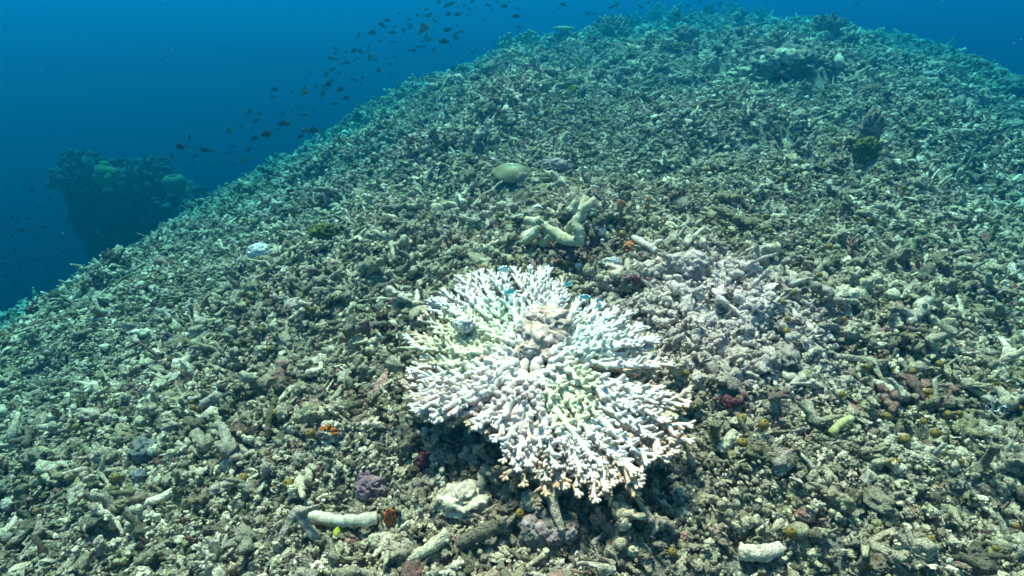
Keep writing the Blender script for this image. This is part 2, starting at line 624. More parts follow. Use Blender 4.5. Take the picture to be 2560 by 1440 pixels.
M_ORANGE = speckled('orange_sponge', (.34, .09, .008), (.50, .15, .015), 70, .003, local=False)
M_SALMON = speckled('salmon_shell', (.58, .25, .15), (.72, .40, .26), 60, .001, .5, local=False)
M_RUST = speckled('rust_brown', (.30, .09, .03), (.46, .17, .07), 50, .002, local=False)
M_LIME = speckled('lime_algae', (.18, .20, .008), (.32, .34, .015), 60, .001, .6, local=False)
M_GREENALG = speckled('green_algae', (.055, .065, .01), (.15, .15, .03), 60, .003, local=False)
M_CREAM = speckled('cream_dead_branch', (.28, .235, .15), (.56, .48, .35), 80, .003, c3=(.66, .59, .46), local=False)
M_OLIVEBR = speckled('olive_dead_branch', (.30, .26, .12), (.52, .46, .29), 55, .004, c3=(.62, .56, .42), local=False)
M_GREYSP = speckled('grey_sponge', (.11, .11, .10), (.19, .185, .17), 70, .002, local=False)
M_YELLOWSP = speckled('yellow_sponge', (.13, .115, .03), (.21, .18, .06), 14, .006, local=False)
M_BARREL = speckled('pale_barrel_sponge', (.20, .19, .11), (.32, .30, .18), 14, .006, local=False)
M_BUSH = speckled('living_coral', (.18, .16, .09), (.34, .30, .19), 25, .006, local=False)
M_BUSHG = speckled('greenish_living_coral', (.20, .21, .10), (.38, .37, .22), 25, .006, local=False)
M_FISH = speckled('dark_fish_skin', (.012, .013, .016), (.035, .035, .04), 30, .0005, .5)
M_FISHG = speckled('grey_fish_skin', (.06, .065, .06), (.12, .13, .11), 30, .0005, .5)
M_FISHY = speckled('yellow_fish_skin', (.40, .30, .03), (.62, .46, .06), 30, .0005, .5)
M_FIN = speckled('dark_fin', (.02, .02, .02), (.05, .05, .05), 30, .0005, .5)
M_FINY = speckled('yellow_fin', (.45, .38, .02), (.65, .55, .05), 30, .0005, .5)
M_CHROM = speckled('blue_green_fish_skin', (.05, .46, .50), (.14, .64, .62), 60, .0003, .35, spec=.5)
M_CHROMB = speckled('bright_blue_fish_skin', (.01, .22, .48), (.03, .38, .66), 60, .0003, .35, spec=.5)
M_BELLY = speckled('pale_fish_belly', (.55, .68, .62), (.75, .82, .78), 60, .0003, .35)
M_EYE = speckled('fish_eye', (.004, .004, .004), (.01, .01, .01), 30, .0001, .2, spec=.5)

def resample(P, k):
    s = np.linspace(0, len(P) - 1, k)
    i = np.clip(np.floor(s).astype(int), 0, len(P) - 2)
    t = (s - i)[:, None]
    Pm = np.concatenate([[2 * P[0] - P[1]], P, [2 * P[-1] - P[-2]]])
    p0, p1, p2, p3 = Pm[i], Pm[i + 1], Pm[i + 2], Pm[i + 3]
    return .5 * (2 * p1 + (p2 - p0) * t + (2 * p0 - 5 * p1 + 4 * p2 - p3) * t ** 2 + (3 * p1 - p0 - 3 * p2 + p3) * t ** 3)

# ------------------------------------------------------------------ bleached table coral
def bleached_coral():
    P0, dep = hit(1335, 900, .115)
    tau = math.radians(13)
    n = np.array([-.05, -math.sin(tau), math.cos(tau)]); n /= np.linalg.norm(n)
    e1 = np.array([1, 0, 0.]) - n * n[0]; e1 /= np.linalg.norm(e1)
    e2 = np.cross(n, e1)
    def onplane(px, py):
        d = ray(px, py); o = np.array([0, 0, CAM_H])
        t = np.dot(P0 - o, n) / np.dot(d, n)
        q = o + t * d - P0
        return np.dot(q, e1), np.dot(q, e2)
    Z = lambda x, y: onplane(960 + x / 2.25, 620 + y / 2.25)
    rim = [(100, 730), (130, 640), (190, 560), (185, 440), (235, 330), (350, 215), (450, 160), (560, 138), (700, 125), (820, 125), (920, 140), (1010, 190),
           (1095, 262), (1200, 345), (1300, 385), (1420, 470), (1510, 570), (1590, 680), (1660, 830), (1695, 950), (1660, 1090), (1600, 1210), (1480, 1290),
           (1340, 1345), (1200, 1370), (1000, 1335), (770, 1290), (715, 1190), (640, 1090), (560, 1000), (470, 960), (410, 985), (280, 930), (200, 885), (125, 830)]
    uv = np.array([Z(*p) for p in rim])
    th = np.arctan2(uv[:, 1], uv[:, 0]); R = np.hypot(uv[:, 0], uv[:, 1]) * .965
    o_ = np.argsort(th); th, R = th[o_], R[o_]
    thp = np.concatenate([th - 2 * math.pi, th, th + 2 * math.pi]); Rp = np.tile(R, 3)
    Rf = lambda t: float(np.interp(((t + math.pi) % (2 * math.pi)) - math.pi, thp, Rp))
    root = obj('bleached_coral', None, loc=P0 - n * .10)
    tag(root, 'large white bleached branching coral with tan tips lying on the rubble', 'coral')
    base = P0 - n * .10
    rnd = np.random.default_rng(24)
    def pos(r, t, h):
        return P0 + e1 * (r * math.cos(t)) + e2 * (r * math.sin(t)) + n * h
    def prof(r, t):
        x = r / Rf(t)
        return .030 * (1 - x) ** 2 - .012 + .012 * x * x
    greens = [(Z(340, 470), .045), (Z(450, 560), .045), (Z(320, 590), .03), (Z(960, 900), .03), (Z(1120, 720), .028), (Z(630, 430), .04), (Z(1080, 930), .03), (Z(430, 900), .02)]
    teals = [(Z(720, 410), .03), (Z(650, 350), .035), (Z(1130, 480), .035), (Z(1180, 600), .03)]
    d0, d1 = math.atan2(*Z(470, 700)[::-1]), math.atan2(*Z(830, 1010)[::-1])
    def isdead(t):
        t = t % (2 * math.pi)
        return (d0 % (2 * math.pi)) < t < (d1 % (2 * math.pi))
    def finish(mb, name, dead=False, lower=False):
        me = mb.mesh('coral_branch')
        nv = normals(me)
        v = mb.verts()
        q = v - P0
        u, w = q @ e1, q @ e2
        rr = np.hypot(u, w); tt = np.arctan2(w, u)
        rho = rr / np.interp(tt, thp, Rp)
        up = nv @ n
        f = fbm(v * 55, 2, 3)
        if dead:
            c = np.array([.56, .49, .43])[None] * (1 + .25 * f[:, None])
            pk = np.clip((fbm(v * 80, 2, 8) - .15) * 3, 0, .7)[:, None]
            c = c * (1 - pk) + np.array([.45, .28, .26]) * pk
        else:
            c = np.tile(np.array([.63, .585, .53]), (len(v), 1))
            g = sum(np.exp(-((u - a) ** 2 + (w - b) ** 2) / s ** 2) for (a, b), s in greens)
            g = np.clip(g * (.6 + .6 * f), 0, .5)[:, None]
            c = c * (1 - g) + np.array([.50, .56, .22]) * g
            g = np.clip(sum(np.exp(-((u - a) ** 2 + (w - b) ** 2) / s ** 2) for (a, b), s in teals) * .4, 0, .35)[:, None]
            c = c * (1 - g) + np.array([.40, .60, .52]) * g
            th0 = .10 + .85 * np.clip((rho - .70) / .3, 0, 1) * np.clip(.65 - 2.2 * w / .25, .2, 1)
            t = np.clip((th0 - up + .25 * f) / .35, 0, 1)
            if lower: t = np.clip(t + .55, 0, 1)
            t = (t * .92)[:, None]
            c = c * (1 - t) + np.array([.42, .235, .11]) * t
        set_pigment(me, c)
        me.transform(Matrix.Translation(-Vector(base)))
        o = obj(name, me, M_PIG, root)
        return o
    def twig(mb, p, d, l, r0, sub=True):
        d = d / np.linalg.norm(d)
        bend = np.array([0, 0, 1.]) * .35 * l
        s = np.linspace(0, 1, 4)
        Q = p + np.outer(s, d) * l + np.outer(s * s, bend)
        mb.add(*tube(Q, r0 * np.linspace(1, .72, 4), 6))
        if sub:
            for k in range(rnd.integers(1, 3)):
                a = rnd.normal(size=3) * .55 + d + n * .2
                a /= np.linalg.norm(a)
                j = rnd.integers(1, 3)
                mb.add(*tube(Q[j] + np.outer(np.linspace(0, 1, 3), a) * l * rnd.uniform(.35, .6), r0 * np.linspace(.85, .62, 3), 6))
    N0 = 52
    def fan(t0, w0, rstart, off, lenf, lower):
        dead = isdead(t0) and not lower
        mb = MB()
        stack = [(rstart * rnd.uniform(.85, 1.15), t0, w0, off + rnd.normal() * .004, None)]
        while stack:
            r, t, w, h, p_in = stack.pop()
            pts = [] if p_in is None else [p_in]
            rad = []
            lim = Rf(t) * (rnd.uniform(.86, 1.05) if p_in is None or rnd.random() > .07 else rnd.uniform(.7, .88)) * lenf
            curl = rnd.normal() * .035
            side = rnd.choice([-1, 1])
            r_first = r
            while True:
                hh = prof(r, t) + h
                p = pos(r, t, hh) + rnd.normal(size=3) * .0012
                pts.append(p)
                x = r / lim
                br = (.0072 - .0037 * min(x, 1)) * (1.2 if dead else 1)
                if r > lim: break
                if w * r > .0128 and r - r_first > .012:
                    for sgn in (-1, 1):
                        stack.append((r + .010, t + sgn * w * .25 + rnd.normal() * .02, w * .5, h + rnd.normal() * .0025, p))
                    break
                if x > .13 and rnd.random() < (1.0 if not dead else .85):
                    side = -side
                    er = e1 * math.cos(t) + e2 * math.sin(t); et = -e1 * math.sin(t) + e2 * math.cos(t)
                    d = er * rnd.uniform(.8, 1) + et * side * rnd.uniform(.45, .8) + n * rnd.uniform(-.1, .35)
                    twig(mb, p, d, rnd.uniform(.008, .015), br * rnd.uniform(.72, .86) + .0003)
                if x > .2 and rnd.random() < .15:
                    er = e1 * math.cos(t) + e2 * math.sin(t)
                    twig(mb, p, er * .6 + n + rnd.normal(size=3) * .2, rnd.uniform(.008, .014), br * .75, False)
                dr = rnd.uniform(.0075, .011)
                r += dr
                t += (rnd.normal() * .0022 + curl * .010) / max(r, .03)
            if len(pts) < 2: continue
            k = len(pts)
            xs = np.linspace((r_first / lim), min(1, r / lim), k)
            rad = (.0072 - .0037 * np.clip(xs, 0, 1)) * (1.2 if dead else 1) * (1 + .08 * rnd.normal(size=k))
            mb.add(*tube(np.array(pts), rad, 7))
            er = e1 * math.cos(t) + e2 * math.sin(t); et = -e1 * math.sin(t) + e2 * math.cos(t)
            if r > lim:
                for sgn in (-1, 0, 1):
                    twig(mb, pts[-1], er + et * sgn * rnd.uniform(.5, .9) + n * rnd.uniform(-.1, .3), rnd.uniform(.006, .010), .0032, False)
        if mb.n: finish(mb, 'branch', dead, lower)
    for k in range(N0):
        fan(-math.pi + (k + .5 + rnd.uniform(-.2, .2)) * 2 * math.pi / N0, 2 * math.pi / N0, .035, 0, 1, False)
    for k in range(40):
        fan(-math.pi + (k + .1 + rnd.uniform(-.2, .2)) * 2 * math.pi / 40, 2 * math.pi / 40, .045, -.006, .96, False)
    for k in range(30):
        t = -math.pi + (k + .5) * 2 * math.pi / 30
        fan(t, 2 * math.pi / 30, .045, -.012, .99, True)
    # crusted dead heart of the colony and its foot
    mb = MB()
    for k, (zx, zy, s, h) in enumerate([(840, 590, .030, .012), (900, 520, .030, .020), (960, 450, .026, .026), (880, 430, .024, .026), (820, 500, .024, .015), (760, 600, .022, .008),
                                        (930, 620, .022, .012), (1010, 590, .016, .012), (700, 640, .018, .004), (980, 540, .020, .02), (560, 640, .018, .0), (600, 560, .016, .0)]):
        u, w = Z(zx, zy)
        s *= (1.0 if k in (1, 2, 3, 4, 9) else .62)
        v, f = lump((s, s * .8, s * .58), 4, .42, 2.2, 40 + k, k % 2 == 0)
        v += fbm(v * 150, 3, k)[:, None] * .005
        mb.add(rotz(v, k) + P0 + e1 * u + e2 * w + n * h * .7 - base, f)
    obj('crusted_centre', mb.mesh('crusted_centre'), M_CRUST, root)['label'] = 'dead pinkish crust in the middle of the coral'
    v, f = lump((.008, .006, .004), 4, .5, 2.6, 77)
    u, w = Z(1000, 470)
    obj('maroon_patch', (lambda b_: (b_.add(v + P0 + e1 * u + e2 * w + n * .026 - base, f), b_.mesh('maroon_patch'))[1])(MB()), speckled('dusky_pink', (.30, .10, .11), (.52, .28, .26), 60, .003, local=False), root)
    v, f = lump((.013, .010, .009), 4, .6, 2.6, 78, True)
    u, w = Z(455, 460)
    obj('white_lump', (lambda b_: (b_.add(v + P0 + e1 * u + e2 * w + n * .012 - base, f), b_.mesh('white_lump'))[1])(MB()), M_WHITE, root)
    # thick dead fingers that run down from the heart towards the camera
    for pts, r0 in (([(800, 640), (760, 730), (720, 840), (680, 960)], .0125), ([(865, 650), (845, 760), (830, 860)], .014), ([(845, 760), (870, 860)], .012),
                    ([(790, 850), (760, 940)], .010), ([(940, 640), (1000, 700), (1050, 720)], .010), ([(700, 640), (600, 690), (500, 720)], .010),
                    ([(900, 610), (980, 650), (1060, 690)], .011), ([(690, 690), (620, 780), (560, 840)], .010), ([(620, 780), (560, 770), (480, 800)], .009)):
        q = np.array([Z(*p) for p in pts])
        k = len(q)
        s = np.linspace(0, k - 1, 14)
        uu = np.interp(s, range(k), q[:, 0]); ww = np.interp(s, range(k), q[:, 1])
        hh = np.array([prof(math.hypot(a, b), math.atan2(b, a)) for a, b in zip(uu, ww)]) + np.linspace(-.014, .009, 14) + .002 * rnd.normal(size=14)
        P = P0 + np.outer(uu, e1) + np.outer(ww, e2) + np.outer(hh, n)
        mb = MB()
        r0 *= .66
        v, f = tube(resample(P, 30), np.linspace(r0, r0 * .6, 30) * (1 + .05 * rnd.normal(size=30)), 14)
        cc = P[np.argmin(((v[:, None] - P[None]) ** 2).sum(2), 1)]
        v = v + (v - cc) * (.5 * fbm(v * 90, 5, 5))[:, None]
        mb.add(v, f)
        for j in range(5):
            i = rnd.integers(1, 13)
            a = rnd.normal(size=3) + n * .8; a /= np.linalg.norm(a)
            mb.add(*tube(P[i] + np.outer([.5, .8, 1.1], a) * r0, r0 * np.array([.42, .36, .28]), 6))
        me = mb.mesh('dead_finger')
        vv = mb.verts()
        c = np.array([.60, .53, .46])[None] * (1 + .22 * fbm(vv * 60, 2, 2)[:, None])
        pk = np.clip((fbm(vv * 70, 2, 8) - .25) * 3, 0, .6)[:, None]
        set_pigment(me, c * (1 - pk) + np.array([.50, .32, .26]) * pk)
        me.transform(Matrix.Translation(-Vector(base)))
        obj('dead_finger', me, M_PIG, root)
    mb = MB()
    for k in range(9):
        a = k * .7
        v, f = lump((.05, .04, .035), 4, .4, 2, 60 + k, k % 2 == 0)
        mb.add(v + np.array([math.cos(a) * .05 * (k > 0), math.sin(a) * .05 * (k > 0), .035 + .012 * (k % 3)]), f)
    obj('foot', mb.mesh('foot'), M_DARKROCK, root)
bleached_coral()

# ------------------------------------------------------------------ dead branches and other single pieces on the rubble
def px_path(pts, default_up=.02):
    """photo pixels (x, y, height over the seabed) -> points in the scene, at one distance-consistent place each"""
    return np.array([hit(p[0], p[1], (p[2] if p[2] > .045 else p[2] * .7) if len(p) > 2 else default_up)[0] for p in pts])
def limb_mesh(P, r0, r1, seed, origin, knobs=8, sides=16):
    k = max(14, int(len(P) * 9))
    Q = resample(np.asarray(P, float), k)
    r = np.random.default_rng(seed)
    rad = np.linspace(r0, r1, k) * (1 + .10 * np.convolve(r.normal(size=k + 4), np.ones(5) / 5, 'valid') * 1.6)
    mb = MB()
    v, f = tube(Q, rad, sides, True, True)
    c = Q[np.argmin(((v[:, None] - Q[None]) ** 2).sum(2), 1)]
    v = v + (v - c) * (.42 * fbm(v / r0 * .6, 5, seed))[:, None]
    mb.add(v, f)
    for j in range(knobs):
        i = r.integers(1, k - 1)
        a = r.normal(size=3); a[2] = abs(a[2]); a /= np.linalg.norm(a)
        w, g = lump(np.ones(3) * rad[i] * r.uniform(.18, .34), 2, .35, 1.8, seed + j)
        mb.add(w + Q[i] + a * rad[i] * .88, g)
    mb.v = [mb.verts() - origin]
    return mb.mesh('limb')
def branch_thing(name, label, cat, limbs, mat, seed=0, group=None):
    """limbs: list of (pixel path, start radius px, end radius px)"""
    p0, d0 = hit(limbs[0][0][0][0], limbs[0][0][0][1], .0)
    if len(limbs) == 1:
        P = px_path(limbs[0][0]); d = project(P)[2].mean()
        CLEAR.extend((q[0], q[1], limbs[0][1] * d / FPX * .8) for q in resample(P, 8))
        o = obj(name, limb_mesh(P, limbs[0][1] * d / FPX, limbs[0][2] * d / FPX, seed, p0), mat, loc=p0)
        return tag(o, label, cat, group)
    root = obj(name, None, loc=p0)
    tag(root, label, cat, group)
    for k, (pts, a, b) in enumerate(limbs):
        P = px_path(pts); d = project(P)[2].mean()
        CLEAR.extend((q[0], q[1], a * d / FPX * .8) for q in resample(P, 8))
        obj('limb', limb_mesh(P, a * d / FPX, b * d / FPX, seed + k, p0), mat, root)
    return root

branch_thing('dead_branching_coral', 'forked cream dead coral branch raised on rubble behind the bleached coral', 'coral', [
    ([(1314, 550, .07), (1345, 558, .07), (1375, 576, .07), (1410, 595, .075), (1450, 605, .08)], 12, 14),
    ([(1450, 605, .08), (1448, 582, .10), (1440, 558, .12), (1452, 530, .14), (1466, 495, .16)], 14, 10),
    ([(1452, 528, .14), (1472, 512, .15), (1486, 497, .155)], 11, 8),
    ([(1350, 566, .07), (1330, 590, .05), (1308, 606, .035)], 11, 9),
    ([(1385, 583, .07), (1365, 600, .05), (1355, 610, .035)], 11, 10),
    ([(1345, 560, .07), (1352, 548, .08)], 12, 11),
    ([(1434, 555, .12), (1420, 575, .07), (1415, 588, .04)], 10, 9)], M_OLIVEBR, 300)
branch_thing('dead_coral_stick', 'smooth white dead coral stick beside the lime green leaf', 'coral', [([(780, 1290, .025), (830, 1300, .03), (885, 1303, .03), (940, 1295, .03)], 15, 15)], M_CREAM, 320)
branch_thing('dead_coral_stick', 'cream dead coral stick with a rounded end, lower middle, under the bleached coral', 'coral', [([(1145, 1362, .02), (1190, 1338, .03), (1240, 1315, .035)], 17, 19)], M_RUB, 321)
branch_thing('dead_coral_stick', 'pale knobby stick running down left from the round ended cream stick', 'coral', [([(1020, 1400, .015), (1060, 1378, .02), (1105, 1348, .025), (1120, 1340, .025)], 13, 18)], M_RUB, 322)
branch_thing('forked_dead_coral', 'upright forked pale dead coral right of the bleached coral', 'coral', [
    ([(1790, 1128, .01), (1785, 1095, .03), (1790, 1058, .05)], 17, 12), ([(1800, 1125, .015), (1822, 1100, .03), (1838, 1078, .04)], 14, 11)], M_RUB, 323)
branch_thing('dead_coral_stick', 'long cream stick lying flat at the lower right edge of the frame', 'coral', [([(1850, 1378, .02), (1900, 1385, .025), (1950, 1370, .025)], 20, 17)], M_RUB, 324)
branch_thing('algae_covered_stick', 'dead coral stick with yellow green algae right of the sea squirt trio', 'coral', [([(2080, 1085, .02), (2100, 1060, .035), (2130, 1045, .035)], 11, 9)], M_ALGST, 325)
branch_thing('dead_coral_stick', 'thin upright pale stick left of the bleached coral', 'coral', [([(672, 1090, .01), (672, 1060, .03), (680, 1020, .04), (690, 1000, .045)], 9, 8)], M_RUB, 326)
branch_thing('pink_dead_branch', 'pink and white encrusted branch right of the raised forked branch', 'coral', [
    ([(1585, 595, .03), (1615, 612, .035), (1640, 628, .03)], 9, 8), ([(1625, 618, .035), (1655, 602, .04)], 7, 6)], M_CRUST, 327)
branch_thing('dead_coral_stick', 'mottled dead stick standing at the left end of the grey sponge patch', 'coral', [([(345, 1265, .02), (400, 1245, .03), (430, 1228, .035)], 11, 9)], M_RUB, 328)
branch_thing('dead_coral_stick', 'pale stick standing at the right edge above the pale fan of rubble', 'coral', [([(2440, 1180, .01), (2465, 1150, .04), (2490, 1115, .07)], 14, 8)], M_RUB, 329)
branch_thing('dead_coral_stick', 'pointed upright stick left below the bleached coral rim', 'coral', [([(1020, 1090, .01), (1010, 1060, .03), (1005, 1030, .045)], 13, 8)], M_RUB, 330)

def rock(name, label, cat, px, py, wpx, hpx, mat, seed, up=0.0, amp=.4, freq=1.9, ridge=True, knobs=0, kmat=None, depthf=.8, sub=5):
    p, d = hit(px, py, 0)
    w, h = wpx * d / FPX / 2, hpx * d / FPX / 2
    CLEAR.append((p[0], p[1], w * .75))
    v, f = lump((w, w * depthf, h), sub, amp, freq, seed, ridge)
    v += fbm(v / w * 6, 3, seed)[:, None] * w * .08
    mb = MB(); mb.add(v, f)
    loc = p + np.array([0, 0, h * .55 + up])
    if not knobs:
        return tag(obj(name, mb.mesh(name), mat, loc=loc), label, cat)
    root = obj(name, None, loc=loc)
    tag(root, label, cat)
    obj('body', mb.mesh('body'), mat, root)
    r = np.random.default_rng(seed)
    for k in range(knobs):
        a = r.normal(size=3); a[2] = abs(a[2]) + .2; a[1] = -abs(a[1]); a /= np.linalg.norm(a)
        s = w * r.uniform(.2, .38)
        v, f = lump((s, s, s * .8), 4, .4, 2, seed + k, k % 2 == 0)
        m2 = MB(); m2.add(v + a * np.array([w, w * depthf, h]) * .95, f)
        obj('encrusting_lump', m2.mesh('encrusting_lump'), kmat or mat, root)
    return root

rock('purple_crusted_rock', 'purple crusted lump in the rubble, lower left of the bleached coral', 'rock', 932, 1235, 62, 55, M_PURPLE, 401, knobs=3, kmat=M_PURPLE)
rock('purple_crusted_rock', 'small dusky purple lump just above the larger purple lump', 'rock', 915, 1205, 30, 38, M_PURPLE, 402)
rock('orange_crusted_rock', 'white rock splashed with orange sponge beside an olive sea squirt', 'rock', 828, 1092, 52, 50, M_RUB, 403, knobs=6, kmat=M_ORANGE)
rock('grey_sponge', 'smooth blue grey sponge mound in the left foreground', 'sponge', 370, 1140, 74, 60, M_GREYSP, 404, amp=.5, freq=2.4, ridge=False)
rock('grey_sponge', 'smaller blue grey sponge mound below the larger one', 'sponge', 352, 1200, 50, 42, M_GREYSP, 405, amp=.5, freq=2.4, ridge=False)
rock('white_sponge', 'lone white sponge lump in grey rubble, upper left of the bleached coral', 'sponge', 655, 655, 48, 34, M_WHITE, 406, up=.02, amp=.4)
rock('green_algae_clump', 'dark yellow green algae clump in grey rubble, left of centre', 'algae', 815, 600, 52, 34, M_GREENALG, 407, up=.01, amp=.6, freq=2.6)
rock('maroon_crusted_rock', 'dark purple red lump right behind the bleached coral', 'rock', 1570, 728, 60, 46, M_DARKROCK, 408, up=.01, knobs=6, kmat=M_MAROON)
rock('maroon_crusted_rock', 'dark red crusted rock right of the bleached coral, above the sea squirt trio', 'rock', 1830, 1008, 74, 46, M_DARKROCK, 409, knobs=7, kmat=M_MAROON)
rock('maroon_crusted_rock', 'deep red patch under the left front rim of the bleached coral', 'rock', 1060, 1160, 40, 34, M_MAROON, 410)
rock('pale_crusted_rock', 'big whitish pink rock outcrop behind right of the bleached coral', 'rock', 1722, 682, 80, 56, M_RUB, 411, up=.0, knobs=12, kmat=M_RUB, amp=.6)
rock('pale_crusted_rock', 'lavender white rubble lump below the whitish pink outcrop', 'rock', 1885, 788, 60, 44, M_RUB, 412, knobs=9, kmat=M_RUB, amp=.6)
for q, (x_, y_, w_, lab_) in enumerate(((1608, 655, 40, 'dark red crust in the shade right of the white shell'), (1628, 712, 36, 'dark red crust at the foot of the whitish pink outcrop'), (1500, 640, 34, 'dark red crust in the hollow under the forked branch'), (1660, 610, 34, 'dusky red end of the pink encrusted branch'))):
    rock('maroon_crusted_rock', lab_, 'rock', x_, y_, w_, w_ * .7, M_DARKROCK, 440 + q, knobs=6, kmat=M_MAROON, amp=.5, sub=4)
rock('brown_sponge', 'rusty brown rounded sponge in the shade under the raised forked branch', 'sponge', 1580, 632, 42, 34, M_RUST, 413, up=.0)
rock('orange_sponge', 'orange sponge crust at the lower right edge of the frame', 'sponge', 2185, 1425, 60, 50, M_RUB, 414, amp=.5, knobs=6, kmat=M_ORANGE)
rock('salmon_shell', 'salmon pink shell fragment beside an olive sea squirt, lower middle', 'shell', 1500, 1296, 40, 52, M_SALMON, 415, amp=.2, ridge=False, depthf=.4)
rock('lilac_rock', 'small lilac lump in the rubble at far left of the bleached coral', 'rock', 425, 862, 26, 40, M_PURPLE, 416)
rock('hairy_rock', 'brown fuzzy rock in the middle of the lower edge', 'rock', 1370, 1335, 120, 72, M_DARKROCK, 417, amp=.35, knobs=7, kmat=M_DUSK)
rock('cream_boulder', 'speckled cream boulder left of the brown fuzzy rock', 'rock', 1160, 1265, 110, 66, M_CREAM, 418, amp=.35)
rock('pale_sponge', 'soft pale green sponge blob right of the bleached coral', 'sponge', 2008, 950, 44, 36, M_BARREL, 419, amp=.25, ridge=False)
rock('orange_spotted_stick', 'cream lump with brown crust spots, lower edge, right of the lime leaf', 'rock', 960, 1362, 54, 30, M_CREAM, 420, knobs=6, kmat=M_DUSK)
rock('rust_algae_tuft', 'rust brown upright tuft beside the white stick', 'algae', 976, 1310, 26, 56, M_RUST, 421, amp=.4)
rock('white_shell_fragment', 'bright white broken shell in the shade behind the bleached coral', 'shell', 1527, 676, 36, 22, M_WHITE, 422, up=.012, amp=.6, depthf=.5)
rock('brown_coral_head', 'rounded brown coral head with a pale lump beside it, upper right', 'coral', 1775, 185, 34, 52, M_BUSH, 423, amp=.3)
rock('pale_sponge', 'pale round lump beside the rounded brown coral head', 'sponge', 1797, 200, 24, 20, M_BARREL, 424, amp=.2, ridge=False)
rock('dark_outcrop', 'largest dark craggy rock outcrop on the upper right slope', 'rock', 1955, 180, 130, 66, M_DARKROCK, 425, knobs=9, kmat=M_RUB, amp=.5)
rock('dark_outcrop', 'low craggy ledge in front of the largest dark outcrop', 'rock', 1895, 198, 110, 34, M_RUB, 426, knobs=5, kmat=M_RUB, amp=.5)
rock('dark_boulder', 'dark rounded boulder alone on the right hand slope', 'rock', 2265, 222, 44, 30, M_DARKROCK, 427, amp=.3)
rock('dark_outcrop', 'dark hazy thicket on the slope at the right edge of the frame', 'rock', 2535, 250, 90, 60, M_DARKROCK, 428, knobs=6, kmat=M_DARKROCK, amp=.5)
rock('dark_coral_clump', 'dark bushy clump on the far slope below the crest', 'coral', 1708, 112, 60, 46, M_DARKROCK, 429, knobs=6, kmat=M_DARKROCK, amp=.5)
rock('rock_column', 'short upright dark rock column coated in green on the right slope', 'rock', 2168, 355, 44, 92, M_DARKROCK, 430, knobs=4, kmat=M_DARKROCK, amp=.35)
rock('green_sponge', 'mossy green sponge at the foot of the dark rock column', 'sponge', 2160, 392, 46, 56, M_GREENALG, 431, up=.0, amp=.4, freq=2.8)
rock('yellow_algae_clump', 'yellow algae clump left of the dark rock column', 'algae', 2072, 342, 26, 26, M_GREENALG, 432, amp=.5)
rock('white_lump_coral', 'small white round honeycomb coral above the dark rock column', 'coral', 2192, 302, 22, 18, M_BARREL, 433, amp=.15, ridge=False)
rock('brown_crusted_rock', 'brown pink crusted ledge just right of the ribbed mushroom coral', 'rock', 1382, 424, 84, 26, M_DARKROCK, 434, knobs=5, kmat=M_DUSK)
rock('dark_table_coral', 'dark flat topped coral on the slope below the finger sponges', 'coral', 1346, 152, 40, 22, M_DARKROCK, 435, amp=.3)

# rust coloured disc sponge on a stalk, lime leaf
def disc_thing(name, label, cat, px, py, rpx, mat, up, tilt, seed, stalk=None):
    p, d = hit(px, py, up)
    R = rpx * d / FPX
    CLEAR.append((p[0], p[1], R))
    k = 20
    mb = MB()
    V, F = [], []
    for zz, rr in ((.5, .0), (.5, .55), (.5, .9), (.0, 1.0), (-.5, .9), (-.5, .55), (-.5, 0.)):
        for j in range(k):
            a = j * 2 * math.pi / k
            rj = rr * R * (1 + .12 * math.sin(3 * a + seed))
            V.append((rj * math.cos(a), rj * math.sin(a), zz * R * .16 + .12 * R * rr * math.sin(2 * a + seed)))
    for i in range(6):
        for j in range(k):
            F.append((i * k + j, (i + 1) * k + j, (i + 1) * k + (j + 1) % k, i * k + (j + 1) % k))
    M = np.array(Euler(tilt).to_matrix())
    mb.add(np.array(V) @ M.T, F)
    if stalk is None:
        return tag(obj(name, mb.mesh(name), mat, loc=p), label, cat)
    g = ground(p[0], p[1])
    root = obj(name, None, loc=(p[0], p[1], g))
    tag(root, label, cat)
    mb.v = [mb.verts() + np.array([0, 0, p[2] - g])]
    obj('disc', mb.mesh('disc'), mat, root)
    obj('stalk', limb_mesh(np.array([[0, 0, 0], [.002, 0, (p[2] - g) * .5], [0, 0, p[2] - g - R * .2]]), R * .45, R * .3, seed, np.zeros(3), 5), stalk, root)
    return root
disc_thing('disc_sponge', 'rust orange round disc sponge on a dark stalk right of the forked branch', 'sponge', 1552, 512, 13, M_RUST, .07, (1.25, .2, .3), 1, M_DARKROCK)
disc_thing('disc_sponge', 'small rust orange disc right of the larger rust disc sponge', 'sponge', 1622, 498, 7, M_RUST, .05, (1.2, -.3, 0), 2, M_DARKROCK)
disc_thing('disc_sponge', 'lower small rust disc of the pair right of the larger disc sponge', 'sponge', 1619, 515, 6, M_RUST, .04, (1.2, .3, 0), 3, M_DARKROCK)
disc_thing('lime_leaf', 'bright lime green leafy alga under the smooth white stick', 'algae', 852, 1329, 18, M_LIME, .014, (.15, .3, .2), 4)
disc_thing('tan_shell_disc', 'tan half shell among rubble in the lower left corner', 'shell', 283, 1312, 12, M_SALMON, .015, (1.0, .4, .2), 5)

